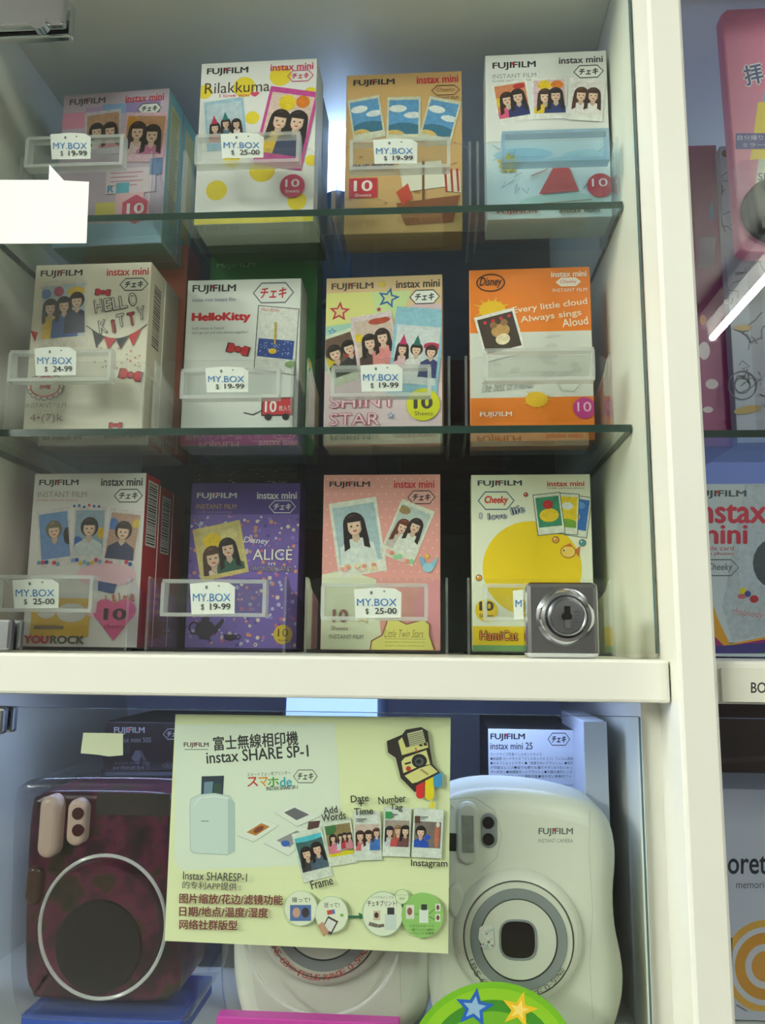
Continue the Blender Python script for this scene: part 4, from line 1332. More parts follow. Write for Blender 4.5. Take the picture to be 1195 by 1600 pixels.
def instant_camera(label, text_col):
    r = empty('instant_camera', CB)
    tag(r, label, 'camera', 'white instant cameras behind the lower glass door')
    body = MB().pillow(ol, YC + .046, YC, .010, 7).build('camera_body', M_CREAM, r, CB)
    ctr = un(810, 1464, YC - .006)
    s = mpp(810, 1464, YC - .006)
    c = (ctr.x, 0, ctr.z)
    y = YC
    MB().lathe(c, [(104 * s, y + .002), (101 * s, y - .0015), (96 * s, y - .004), (90 * s, y - .0050), (87 * s, y - .0052)]).build('lens_barrel', M_CREAM, r, CB)
    MB().lathe(c, [(87 * s, y - .0050), (86 * s, y - .0058), (85.4 * s, y - .0050)]).build('barrel_groove', M_BLACK, r, CB)
    MB().lathe(c, [(85.6 * s, y - .0052), (84 * s, y - .0058), (75 * s, y - .0060)]).build('lens_collar', M_CREAM2, r, CB)
    MB().lathe(c, [(76 * s, y - .0060), (75 * s, y - .0066), (60 * s, y - .0066), (59 * s, y - .0060)]).build('lens_ring', M_GREYR, r, CB)
    MB().lathe(c, [(61.5 * s, y - .0064), (60.5 * s, y - .0068), (59 * s, y - .0062)]).build('ring_line', M_BLACK, r, CB)
    MB().lathe(c, [(60 * s, y - .0062), (30 * s, y - .0064), (0.01 * s, y - .0064)]).build('lens_cover', M_CREAM2, r, CB)
    sq = []
    for k in range(40):
        an = 2 * math.pi * k / 40
        cc, ss = math.cos(an), math.sin(an)
        q = (abs(cc) ** 3.2 + abs(ss) ** 3.2) ** (-1 / 3.2)
        sq.append((c[0] + q * cc * 28 * s - 1 * s, c[2] + q * ss * 28.5 * s))
    ap = MB()
    ap.add([(x, y - .0066, z) for x, z in sq], [list(range(39, -1, -1))])
    ap.build('lens_opening', M_DARKG, r, CB)
    rimv = MB().tube([(x, y - .0066, z) for x, z in sq], .0005, 6, closed=True)
    rimv.build('opening_rim', M_GREYR, r, CB)
    # holographic sticker on the lens cover
    a = px_art(YC - .0068)
    a.parts[0] = ('holographic_sticker', a.cur, None)
    rr = random.Random(5)
    a.poly([(749, 1446), (756, 1441), (770, 1443), (772, 1470), (768, 1478), (754, 1476), (747, 1462)], (214, 216, 206))
    for k in range(22):
        x, yy = rr.uniform(750, 768), rr.uniform(1444, 1474)
        a.rect(x, yy, x + rr.uniform(2, 5), yy + rr.uniform(1, 4), rr.choice([(150, 150, 150), (226, 190, 200), (240, 240, 236), (170, 200, 190), (120, 116, 120)]), rr.uniform(-40, 40))
    arc_text(a, 'LENS 60mm FOCUS RANGE 0.5m~∞', 810, 1464, 80, 90, 157, 33, 13, text_col)
    a.build(r, M_PRINT, CB)
    # flash, viewfinder, shutter button
    f0, f1 = un(716, 1343, YC), un(745, 1252, YC)
    w2, h2 = (f1.x - f0.x) / 2, (f1.z - f0.z) / 2
    fc = ((f0.x + f1.x) / 2, (f0.z + f1.z) / 2)

    def pill(cx, cz, w, h, n=8):
        o = []
        rr_ = min(w, h)
        for q in range(4):
            sx, sz = ((1, 1), (-1, 1), (-1, -1), (1, -1))[q]
            for k in range(n + 1):
                t = math.radians(90 * q + 90 * k / n)
                o.append((cx + sx * (w - rr_) + rr_ * math.cos(t), cz + sz * (h - rr_) + rr_ * math.sin(t)))
        return o
    MB().pillow(pill(fc[0], fc[1], w2 * 1.12, h2 * 1.06), y + .004, y - .0022, .0015, 3).build('flash_housing', M_CREAM2, r, CB)
    MB().box(fc[0] - w2 * .62, fc[0] + w2 * .62, y - .0030, y - .0020, fc[1] - h2 * .62, fc[1] + h2 * .62).build('flash_window', M_SILV, r, CB)
    MB().pillow(pill(fc[0], fc[1], w2, h2), y, y - .0042, .0018, 3).build('flash_lens', M_SHELL, r, CB)
    v0, v1 = un(751, 1321, YC), un(776, 1267, YC)
    vc = ((v0.x + v1.x) / 2, (v0.z + v1.z) / 2)
    MB().pillow(pill(vc[0], vc[1], (v1.x - v0.x) / 2, (v1.z - v0.z) / 2), y + .004, y - .0010, .0008, 2).build('finder_housing', M_GREYR, r, CB)
    for sg in (-1, 1):
        MB().cyl((vc[0] - .0003, 0, vc[1] + sg * (v1.z - v0.z) * .235), (v1.x - v0.x) * .36, y - .0014, y, 20).build('finder_window', M_DARKG, r, CB)
    e0 = un(701, 1312, YC)
    MB().box(e0.x - .0018, e0.x + .0035, y - .0004, y + .004, e0.z - .004, e0.z + .004).build('side_window', M_BLACK, r, CB)
    b0 = un(712, 1402, YC)
    MB().pillow([(b0.x + .0042 * math.cos(t * math.pi / 10), b0.z + .0078 * math.sin(t * math.pi / 10)) for t in range(20)], y + .004, y - .0022, .0018, 3).build('shutter_button', M_CREAM2, r, CB)
    a = px_art(YC)
    a.parts[0] = ('brand_lettering', a.cur, None)
    a.maker(841, 1290, 895, 1303, (104, 104, 98)).T('INSTANT CAMERA', 841, 1307, 895, 1313, (130, 130, 122), 0)
    a.line([(921, 1262 + 0), (920, 1330), (926, 1420), (921, 1500), (926, 1590)], .7, (176, 178, 164))
    a.line([(700, 1246), (740, 1242), (772, 1262), (784, 1300), (776, 1336), (752, 1358)], .8, (170, 172, 160))
    a.build(r, M_PRINT, CB)
    return r


cam_r = instant_camera('white instant camera beside the wall, in front of the white printed carton', (112, 108, 100))
# the floor of the compartment is where this camera stands
dz = ZL + .0003 - zb
cam_r.location.z += dz
cam_m = copy_tree(cam_r)
cam_m['label'] = 'white instant camera in a clear shell, mostly hidden behind the flyer'
BASE_H = .0003
KM = 1.10                                       # a slightly larger model
mid = un(508, 1440, YC + .004)
rgt = un(810, 1464, YC)
cam_m.scale = (KM, KM, KM)
cam_m.location = (mid.x - KM * (rgt.x - CB.x), CB.y + .006, ZL + BASE_H)
for ch in cam_m.children:                       # this one has red lens lettering
    if ch.name.startswith('lens_lettering'):
        ch.data = ch.data.copy()
        ca = ch.data.color_attributes['Col']
        for d in ca.data:
            d.color = lin((186, 60, 50))
# clear shell round the middle camera
scx, scz = sum(p[0] for p in ol) / len(ol), sum(p[1] for p in ol) / len(ol)
sh2 = [(scx + (x - scx) * 1.05, max(zb + .0002, scz + (z - scz) * 1.03)) for x, z in ol]
so = MB().pillow(sh2, YC + .047, YC - .010, .007, 5, back=False).build('blister_shell', M_SHELL, cam_m, CB)
MB().tube([(rgt.x + .034 * math.cos(t * math.pi / 24), YC - .0105, rgt.z + .036 * math.sin(t * math.pi / 24)) for t in range(48)], .0007, 6, closed=True).build('shell_ridge', M_RIM, so, CB)
pz = un(480, 1588, .3975).z
pc = carton('flat_carton', 'low magenta carton in front of the camera behind the flyer', 'carton', un(482, 1583, .3975).x, .3935, ZL + .0003, .082, pz - ZL - .0003, .008, 0, (206, 60, 170), (196, 50, 160), (214, 70, 178))
bl = carton('flat_carton', 'low blue carton under the patterned boxed camera', 'carton', un(165, 1590, .43).x, .424, ZL, .080, .022, .055, 0, (40, 84, 190), (36, 74, 170), (46, 92, 200))

# ---- dark patterned camera in a clear case
YQ = .428
mt = bpy.data.materials.new('patterned_wrap')
mt.use_nodes = True
nt = mt.node_tree
b = nt.nodes['Principled BSDF']
b.inputs['Roughness'].default_value = .3
tc = nt.nodes.new('ShaderNodeTexCoord')
nz = nt.nodes.new('ShaderNodeTexNoise')
nz.inputs['Scale'].default_value = 55
nz.inputs['Detail'].default_value = 3
rp = nt.nodes.new('ShaderNodeValToRGB')
el = rp.color_ramp.elements
el[0].position, el[0].color = .30, lin((14, 11, 12))
el[1].position, el[1].color = .46, lin((66, 18, 40))
for p_, c_ in ((.54, (96, 26, 58)), (.60, (60, 42, 22)), (.70, (26, 24, 20))):
    e = el.new(p_)
    e.color = lin(c_)
nt.links.new(tc.outputs['Object'], nz.inputs['Vector'])
nt.links.new(nz.outputs[0], rp.inputs[0])
nt.links.new(rp.outputs[0], b.inputs['Base Color'])
M_WRAP = mt
bo = [(46, 1262), (60, 1242), (90, 1236), (230, 1238), (262, 1246), (274, 1270), (278, 1400), (280, 1530), (270, 1558), (240, 1568), (70, 1564), (46, 1552), (36, 1510), (38, 1380)]
qo = smooth_closed(outline_px(bo, YQ))
zq = min(p[1] for p in qo)
so_ = [(30, 1250), (44, 1222), (80, 1214), (250, 1214), (284, 1224), (296, 1260), (306, 1400), (312, 1530), (304, 1576), (270, 1592), (70, 1588), (36, 1574), (24, 1510), (26, 1380)]
qs = smooth_closed(outline_px(so_, YQ - .006))
zs = min(p[1] for p in qs)
QB = Vector((sum(p[0] for p in qs) / len(qs), YQ, zs))
rq = empty('boxed_camera', QB)
tag(rq, 'dark maroon patterned camera in a clear plastic case, left of the flyer', 'camera')
MB().pillow(qo, YQ + .045, YQ, .004, 5).build('camera_body', M_WRAP, rq, QB)
s = mpp(160, 1450, YQ)
c = un(160, 1448, YQ)
MB().lathe((c.x, 0, c.z), [(98 * s, YQ + .001), (97 * s, YQ - .004), (93 * s, YQ - .006), (60 * s, YQ - .007), (.1 * s, YQ - .007)]).build('lens_barrel', M_WRAP, rq, QB)
MB().lathe((c.x + 4 * s, 0, c.z - 20 * s), [(66 * s, YQ - .0068), (64 * s, YQ - .0082), (.1 * s, YQ - .0082)]).build('lens_cover', mat('dark_umber_plastic', (22, 15, 15), .3), rq, QB)
so2 = MB().pillow(qs, YQ + .05, YQ - .013, .004, 5, back=False).build('clear_case', M_SHELL, rq, QB)
rc = un(160, 1447, YQ - .0145)
MB().tube([(rc.x + 95 * s * math.cos(t * math.pi / 30), YQ - .0145, rc.z + 99 * s * math.sin(t * math.pi / 30)) for t in range(60)], .0009, 8, closed=True).build('case_ridge', M_RIM, so2, QB)
M_PEACH = mat('peach_plastic', (206, 178, 160), .35)


def pill2(x0, y0, x1, y1, Y, n=8):
    p, q = un(x0, y1, Y), un(x1, y0, Y)
    cx, cz, w, h = (p.x + q.x) / 2, (p.z + q.z) / 2, (q.x - p.x) / 2, (q.z - p.z) / 2
    o = []
    rr_ = min(w, h)
    for k4 in range(4):
        sx, sz = ((1, 1), (-1, 1), (-1, -1), (1, -1))[k4]
        for k in range(n + 1):
            t = math.radians(90 * k4 + 90 * k / n)
            o.append((cx + sx * (w - rr_) + rr_ * math.cos(t), cz + sz * (h - rr_) + rr_ * math.sin(t)))
    return o


MB().pillow(pill2(66, 1240, 104, 1336, YQ), YQ + .002, YQ - .008, .003, 3).build('flash_window', M_PEACH, rq, QB)
fv = MB().pillow(pill2(109, 1246, 143, 1318, YQ), YQ + .002, YQ - .006, .002, 3).build('finder_housing', M_PEACH, rq, QB)
for yy in (1271, 1297):
    w_ = un(122, yy, YQ - .006)
    MB().cyl((w_.x, 0, w_.z), 9 * s, YQ - .0066, YQ - .002, 20).build('finder_window', mat('maroon_window', (66, 18, 24), .2), fv, QB)
MB().pillow(pill2(41, 1352, 70, 1412, YQ), YQ + .002, YQ - .003, .002, 3).build('shutter_button', mat('brown_button', (74, 44, 30), .3), rq, QB)
MB().box(un(150, 1275, YQ).x, un(264, 1275, YQ).x, YQ - .0008, YQ, un(150, 1272, YQ).z, un(150, 1238, YQ).z).build('top_band', mat('olive_band', (58, 52, 46), .3), rq, QB)
bl.scale.z = (zs - ZL - .0006) / .022
bl.location.z += .0003
# ---- cartons behind
w0 = un(762, 1139, .50)
w1 = un(907, 1139, .50)
cb = carton('camera_carton', 'white camera carton with small printed lines behind the white camera', 'carton', (w0.x + w1.x) / 2, .50, ZL + .0003, w1.x - w0.x, w0.z - ZL, .10, 0, (214, 220, 232), (30, 32, 36), (60, 62, 66))
a = px_art(.50)
a.parts[0] = ('lettering', a.cur, None)
a.maker(766, 1146, 820, 1158, (30, 32, 40)).T('instax mini 25', 766, 1160, 832, 1171, (30, 32, 40), .015).hexa(873, 1155, 34, 19, (40, 42, 50), None)
LN = ['カードサイズ写真インスタントカメラ', '●高画質 カードサイズ「インスタックス ミニ」フィルム使用', '●セルフショットミラー ●「背景きれいフラッシュ」●接写', 'が可能なレンズ●縦でも横でも撮りやすい2つのシャッ', 'ターボタン●高輝度オートフラッシュ●付属の接写レンズ', '装着により約35cmでの撮影可能●見やすい実像式ファ', 'インダー●一年間保証']
for k, t_ in enumerate(LN):
    a.T(t_, 766, 1176 + 6.9 * k, 766 + (80, 129, 129, 128, 128, 126, 52)[k], 1181 + 6.9 * k, (70, 74, 84), 0)
a.T('● For use with "instax mini" film only ● "Self shot mirror"', 768, 1225, 896, 1229, (70, 74, 84), 0).T('● brightens the background ● close-up lens', 768, 1233, 896, 1237, (70, 74, 84), 0)
a.build(cb, M_PRINT, cb.location)
w0, w1 = un(163, 1128, .515), un(400, 1128, .515)
db = carton('camera_carton', 'dark brown camera carton behind the patterned boxed camera', 'carton', (w0.x + w1.x) / 2, .515, ZL + .0003, w1.x - w0.x, w0.z - ZL, .09, 0, (46, 36, 38), (34, 28, 30), (50, 40, 42))
a = px_art(.515)
a.parts[0] = ('lettering', a.cur, None)
a.maker(178, 1136, 226, 1148, (150, 146, 150)).T('instax mini 50S', 180, 1152, 236, 1160, (130, 126, 132), 0).hexa(272, 1147, 34, 16, (150, 146, 152), None)
a.rect(164, 1206, 272, 1212, (110, 110, 122)).poly([(205, 1185), (212, 1172), (222, 1176), (216, 1196)], (96, 92, 100)).poly([(216, 1172), (220, 1172), (236, 1200), (230, 1202)], (80, 70, 78))
a.build(db, M_PRINT, db.location)
w0, w1 = un(911, 1128, .464), un(948, 1128, .464)
carton('white_carton', 'plain white carton between the white camera and the wall', 'carton', (w0.x + w1.x) / 2, .464, ZL + .0003, w1.x - w0.x, w0.z - ZL, .08, 0, (206, 212, 226), (196, 202, 216), (206, 212, 226))
w0, w1 = un(442, 1100, .49), un(588, 1100, .49)
bx_ = carton('tall_carton', 'pale blue carton rising just behind the flyer', 'carton', (w0.x + w1.x) / 2, .49, ZL + .0003, w1.x - w0.x, ZD0 - ZL - .003, .10, 0, (178, 198, 226), (150, 170, 206), (178, 198, 226))
bx_.location.y = .50

# ---- flyer behind the lower door glass
YFL = .3915
FB = un(478, 1480, YFL)
nx, ny = 12, 10
c00, c10, c01, c11 = (274, 1116), (704, 1121), (257, 1470), (700, 1490)
vs = []
for j in range(ny + 1):
    for i in range(nx + 1):
        u, v = i / nx, j / ny
        x = (c00[0] * (1 - u) + c10[0] * u) * (1 - v) + (c01[0] * (1 - u) + c11[0] * u) * v
        y = (c00[1] * (1 - u) + c10[1] * u) * (1 - v) + (c01[1] * (1 - u) + c11[1] * u) * v
        vs.append(un(x, y, YFL))
mb = MB()
mb.add(vs, [(j * (nx + 1) + i, (j + 1) * (nx + 1) + i, (j + 1) * (nx + 1) + i + 1, j * (nx + 1) + i + 1) for j in range(ny) for i in range(nx)], (230, 236, 188))
mb.add([p + Vector((0, .0002, 0)) for p in vs], [(j * (nx + 1) + i, j * (nx + 1) + i + 1, (j + 1) * (nx + 1) + i + 1, (j + 1) * (nx + 1) + i) for j in range(ny) for i in range(nx)], (222, 224, 190))
fl = mb.build('flyer', M_PAPER, None, FB)
tag(fl, 'pale yellow printer flyer stuck behind the lower glass door', 'flyer')
a = px_art(YFL)
CR = (60, 50, 50)
a.poly([(274, 1132), (522, 1130), (527, 1175), (532, 1270), (535, 1345), (470, 1352), (283, 1360), (272, 1345)], (224, 234, 216))
a.part('title_lettering').maker(287, 1160, 326, 1169, (90, 60, 66)).rect(288, 1170.5, 325, 1171.6, (90, 90, 96))
a.T('富士無線相印機', 333, 1146, 466, 1169, (52, 50, 54), .028, -4).T('instax SHARE SP-1', 322, 1169, 482, 1188, (52, 50, 54), .022, -4)
a.T('スマートフォン用プリンター', 386, 1206, 454, 1212, (70, 70, 80), 0, -3)
for ch, x0, x1, c_ in (('ス', 386, 403, (196, 50, 40)), ('マ', 404, 419, (226, 150, 30)), ('ホ', 418, 436, (80, 160, 60)), ('de', 437, 456, (60, 170, 190))):
    a.T(ch, x0, 1214, x1, 1229, c_, .03, -3)
a.hexa(477, 1213, 37, 20, (40, 40, 44), (222, 230, 210), 'チェキ', (40, 40, 44), .04, .8).T('INSTAX SHARE SP-1', 416, 1228, 465, 1234, (60, 60, 66), .02, -3)
a.part('printer_picture').poly([(315, 1213), (350, 1212), (348, 1245), (314, 1245)], (44, 58, 76)).poly([(319, 1222), (333, 1221), (331, 1242), (318, 1243)], (110, 140, 160)).rect(334, 1224, 346, 1242, (50, 80, 70))
pr_ = [(296, 1260), (298, 1248), (312, 1241), (335, 1239), (358, 1243), (366, 1256), (366, 1330), (356, 1336), (302, 1333), (297, 1328)]
a.poly(pr_, (150, 170, 172)).poly([(x + (331 - x) * .02, y + (1288 - y) * .015) for x, y in pr_], (206, 222, 216)).poly([(356, 1246), (366, 1256), (366, 1330), (356, 1336)], (180, 200, 198)).rect(314, 1282, 326, 1284, (150, 160, 164)).line([(304, 1258), (312, 1247), (335, 1244), (357, 1248)], 1, (240, 246, 240))
a.part('scattered_prints')
for pts, cols in (([(370, 1306), (412, 1280), (436, 1290), (396, 1316)], (190, 130, 60)), ([(412, 1318), (470, 1290), (492, 1300), (450, 1338)], (150, 150, 150)), ([(428, 1270), (458, 1256), (500, 1276), (464, 1292)], (110, 110, 116))):
    a.poly(pts, (170, 180, 166)).poly([(x * .97 + sum(p[0] for p in pts) / 4 * .03, y * .97 + sum(p[1] for p in pts) / 4 * .03 - .4) for x, y in pts], (228, 234, 222))
    mx_, my_ = sum(p[0] for p in pts) / 4, sum(p[1] for p in pts) / 4
    a.poly([(x * .55 + mx_ * .45, y * .55 + my_ * .45 - 2) for x, y in pts], cols)
a.ell(446, 1318, 7, 5, (60, 100, 190)).ell(404, 1296, 9, 4, (130, 60, 30), -30).poly([(482, 1284), (500, 1282), (496, 1298), (480, 1296)], (90, 60, 56))
# row of five sample prints
a.part('printed_marks')
smp = [(488, 1336, 47, 78, -14, (222, 230, 216), (70, 110, 110), [(.3, .5, .19, None, (60, 60, 66)), (.72, .44, .19, None, (80, 100, 120))], [(.5, 0, .8, .2, (90, 200, 220)), (.5, 1.05, .8, .22, (40, 110, 200))]),
       (531, 1316, 44, 70, -9, (226, 232, 216), (150, 130, 90), [(.25, .42, .12, None, (226, 130, 150)), (.55, .42, .1, None, (200, 210, 220)), (.72, .4, .1, None, (190, 60, 70)), (.9, .42, .1, None, (210, 140, 150))], [(.15, .1, .3, .25, (70, 120, 70)), (.45, .72, .13, .13, (40, 170, 80)), (.5, 1.02, .8, .2, (226, 214, 30))]),
       (574, 1306, 42, 76, -2, (226, 232, 224), (214, 190, 180), [(.2, .45, .17, (70, 44, 40), (210, 110, 120)), (.55, .45, .17, (56, 38, 36), (226, 226, 222)), (.88, .35, .15, (80, 50, 44), (70, 120, 200))], []),
       (620, 1300, 42, 76, 2, (226, 232, 224), (176, 160, 150), [(.2, .45, .17, (44, 40, 50), (210, 216, 226)), (.55, .4, .16, (150, 110, 80), (206, 80, 80)), (.85, .4, .17, (40, 30, 32), (120, 80, 80))], []),
       (668, 1302, 46, 76, 3, (224, 230, 224), (130, 116, 112), [(.24, .42, .17, (36, 30, 32), (40, 84, 190), False)], [(.85, .5, .09, .5, (196, 110, 80)), (.5, .6, .12, .1, (40, 90, 210)), (.87, .1, .07, .1, (226, 220, 206))])]
for x, y, w, h, r_, bd, bg, pp, blb in smp:
    a.photo(x, y, w, h, r_, bd, bg, pp, mb=.2, ms=.05, mt=.1 if x < 560 else .26, blobs=blb, edge=(196, 206, 190))
a.part('caption_lettering')
for t_, x0, y0, x1, y1, r_ in (('Add', 505, 1260, 527, 1271, -8), ('Words', 502, 1270, 540, 1282, -8), ('Date', 548, 1242, 576, 1253, -5), ('+', 560, 1250, 568, 1260, 0), ('Time', 553, 1262, 583, 1273, -4), ('Number', 591, 1243, 634, 1255, -6), ('Tag', 609, 1256, 629, 1268, 3), ('Frame', 485, 1372, 520, 1386, -14), ('Instagram', 642, 1343, 699, 1357, 1)):
    a.T(t_, x0, y0, x1, y1, (50, 48, 50), .02, r_)
for x, y in ((556, 1279), (604, 1272), (652, 1276)):
    a.rect(x, y, x + 17, y + 1.6, (90, 96, 96)).rect(x, y + 3, x + 12, y + 4.4, (110, 116, 116))
a.rect(602, 1268, 612, 1279, (50, 150, 80)).rect(648, 1275, 656, 1286, (90, 56, 46))
a.part('lettering')
a.T('Instax SHARESP-1', 286, 1363, 386, 1376, (70, 60, 58), .01, 2).T('的专利APP提供 :', 285, 1378, 376, 1390, (90, 76, 70), .01, 2)
for k, (t_, x1) in enumerate((('图片缩放/花边/滤镜功能', 442), ('日期/地点/温度/湿度', 419), ('网络社群版型', 371))):
    a.T(t_, 280, 1397 + 20 * k, x1, 1413 + 20 * k, (120, 44, 44), .03, 1)
a.part('step_bubble').ell(470, 1419, 26, 28, (190, 214, 180), n=30).ell(470, 1419, 24.8, 26.8, (230, 236, 212), n=30).T('撮って!', 456, 1402, 484, 1410, (60, 60, 60), .01).rect(453, 1414, 486, 1439, (80, 110, 170)).ell(463, 1426, 6, 8, (206, 160, 140)).ell(477, 1426, 6, 8, (60, 50, 56))
a.part('step_bubble').ell(518, 1429, 26, 29, (190, 214, 180), n=30).ell(518, 1429, 24.8, 27.8, (230, 236, 212), n=30).T('送って!', 506, 1410, 530, 1418, (60, 60, 60), .01).rect(511, 1422, 519, 1429, (206, 70, 60), -10).rect(519, 1421, 523, 1428, (70, 110, 190), -10).rect(506, 1434, 524, 1458, (60, 56, 60), 28).rect(508, 1437, 522, 1454, (226, 226, 220), 28).poly([(496, 1446), (504, 1440), (514, 1456), (506, 1464)], (196, 150, 120)).ell(534, 1430, 3, 2.4, (130, 190, 80))
a.part('arrow').rect(544, 1430.5, 566, 1434.5, (40, 110, 80)).poly([(560, 1426), (578, 1434), (562, 1436)], (40, 110, 80))
a.part('step_bubble').ell(598, 1428, 32, 35.5, (160, 190, 160), n=30).ell(598, 1428, 30.8, 34.2, (230, 236, 214), n=30).T('いつでもどこでも', 581, 1400, 615, 1404, (80, 80, 80), 0).T('チェキプリント!', 574, 1407, 620, 1416, (50, 50, 50), .02).rect(583, 1423, 594, 1438, (210, 190, 170)).ell(588, 1430, 3.5, 4.5, (70, 40, 40)).rect(601, 1428, 619, 1453, (206, 218, 212)).rect(605, 1418, 616, 1429, (50, 50, 56)).rect(576, 1442, 590, 1448, (120, 110, 106), 15).rect(590, 1444, 600, 1449, (110, 100, 96), -10)
a.part('step_bubble').ell(660, 1430, 33, 35.5, (150, 200, 110), n=30).rect(634, 1414, 647, 1436, (226, 226, 214)).ell(640, 1424, 4, 6, (150, 90, 80)).rect(655, 1421, 669, 1442, (226, 232, 224)).rect(658, 1413, 667, 1422, (50, 54, 58)).rect(680, 1412, 688, 1424, (226, 226, 214)).rect(680, 1428, 688, 1440, (226, 226, 214)).ell(684, 1418, 2.4, 4, (120, 70, 66)).ell(684, 1434, 2.4, 4, (120, 70, 66)).line([(670, 1428), (679, 1420)], 1, (60, 100, 60)).line([(670, 1432), (679, 1437)], 1, (60, 100, 60)).line([(648, 1428), (654, 1429)], 1, (60, 100, 60))
for k, t_ in enumerate(('リプリントモードで', '一度プリントした画像も', 'リプリントも簡単')):
    a.T(t_, 640, 1445 + 5.6 * k, 678, 1449 + 5.6 * k, (60, 90, 50), 0)
a.part('small_bubble').ell(628, 1401, 11, 12, (150, 190, 130), n=20).ell(628, 1401, 10, 11, (226, 234, 200), n=20).T('リプリント', 620, 1397, 636, 1400, (90, 140, 80), 0).T('簡単', 624, 1402, 632, 1406, (90, 140, 80), 0)
# drawing of a boxy instant camera with three paint drips
BK, YE = (46, 36, 34), (222, 216, 140)
a.part('drawn_camera')
a.poly([(604, 1158), (628, 1148), (634, 1140), (658, 1136), (668, 1142), (672, 1172), (676, 1194), (688, 1208), (688, 1214), (658, 1230), (648, 1238), (626, 1216), (618, 1184), (606, 1176)], BK)
a.poly([(622, 1158), (628, 1152), (634, 1168), (668, 1160), (669, 1168), (628, 1180)], YE).poly([(636, 1146), (660, 1140), (665, 1160), (640, 1166)], (200, 200, 160))
for k in range(6):
    a.line([(638, 1149 + 3 * k), (663, 1143 + 3 * k)], .9, (70, 66, 56))
a.poly([(627, 1190), (632, 1184), (666, 1172), (672, 1194), (654, 1198), (630, 1208)], YE).poly([(632, 1212), (656, 1200), (672, 1195), (684, 1206), (652, 1222), (644, 1224)], YE)
a.ell(655, 1189, 12, 11, (30, 30, 34)).ell(655, 1190, 7, 6.5, (86, 90, 96)).ell(654, 1190, 4, 3.6, (20, 20, 24)).ell(638, 1201, 4, 4, (196, 50, 46)).rect(632, 1191, 642, 1194, BK, -15).poly([(648, 1168), (650, 1168), (652, 1174), (650, 1175)], (206, 90, 50)).line([(656, 1202), (668, 1211)], 1.2, (206, 70, 40)).line([(658, 1201), (670, 1210)], 1, (60, 130, 90)).rect(662, 1161, 667, 1165, BK).rect(655, 1163, 660, 1166, BK)
for x0, x1, y0, y1, c_ in ((650, 663, 1224, 1248, (216, 40, 44)), (664, 678, 1216, 1250, (232, 212, 30)), (677, 691, 1209, 1231, (60, 150, 206))):
    a.part('paint_drip').poly([(x0, y0 + 4), (x1, y0 - 3), (x1, y1 - 6), (x0, y1 - 6)], c_).ell((x0 + x1) / 2, y1 - 6, (x1 - x0) / 2, 6, c_)
a.part('paint_drip').ell(675, 1258, 3.4, 6, (232, 212, 30))
a.build(fl, M_PAPER, FB)

# ---- bits stuck on the glass


def sticker(name, label, cat, pts, Y, col, th=.0002, mt=None):
    base = un(sum(p[0] for p in pts) / len(pts), max(p[1] for p in pts), Y)
    vf = [un(x, y, Y) for x, y in pts]
    vb = [un(x, y, Y) + Vector((0, th, 0)) for x, y in pts]
    n = len(pts)
    mb = MB()
    mb.add(vf + vb, [list(range(n - 1, -1, -1)), list(range(n, 2 * n))] + [(i, (i + 1) % n, n + (i + 1) % n, n + i) for i in range(n)], col)
    o = mb.build(name, mt or M_PAPER, None, base)
    tag(o, label, cat)
    return o, base


YG = YD0 - .0004
sticker('paper_label', 'blank white paper label on the glass door at the left edge', 'label', [(-70, 281), (76, 281), (77, 257), (100, 282), (139, 284), (135, 380), (-70, 381)], YG, (252, 252, 250))
sticker('tape_piece', 'small piece of yellowed tape on the lower glass door', 'tape', [(130, 1145), (192, 1146), (192, 1180), (170, 1182), (150, 1179), (126, 1177)], YG, (182, 192, 160))
dc = (770, 1668)
ro = [(dc[0] + 134 * math.cos(2 * math.pi * k / 64), dc[1] + 134 * math.sin(2 * math.pi * k / 64)) for k in range(64)]
o, base = sticker('round_sticker', 'round green sticker with a blue and a yellow star on the lower door', 'sticker', ro, YG, (110, 176, 24))
a = px_art(YG)
for r_, c_ in ((124, (134, 190, 30)), (106, (58, 132, 26)), (88, (104, 168, 30)), (66, (46, 116, 24))):
    a.ell(dc[0], dc[1], r_, r_, c_, n=56)
a.part('blue_star').star(741, 1575, 32, (28, 92, 178), 8).star(741, 1575, 19, (140, 178, 206), 8)
a.part('yellow_star').star(811, 1578, 30, (226, 186, 30), 14, None, .4).star(811, 1578, 16, (240, 214, 110), 14, None, .4)
a.build(o, M_PAPER, base)

# ------------------------------------------------------------------ added glowing tube in place of a reflected glare, top shelf
lp = un(528, 330, .552)
zt = un(528, 196, .552).z
glare = empty('glare_tube', (lp.x, .552, Z1 - TB))
tag(glare, 'slim upright glowing tube added for the cool glare between the yellow-dotted and sandy film boxes', 'glare')
LB = glare.location.copy()
MB().cyl((lp.x, .552, 0), .010, Z1 - TB, Z1 + .002, 24, axis='z').build('foot', M_STEEL, glare, LB)
MB().cyl((lp.x, .552, 0), .0105, Z1 + .002, zt - .055, 20, axis='z').build('blue_sleeve', mat('blue_sleeve', (90, 140, 215), .2), glare, LB)
MB().cyl((lp.x, .552, 0), .0105, zt - .058, zt, 20, axis='z').build('glowing_tube', M_GLARE, glare, LB)
MB().cyl((lp.x, .552, 0), .0108, zt, zt + .003, 20, axis='z').build('cap', M_STEEL, glare, LB)

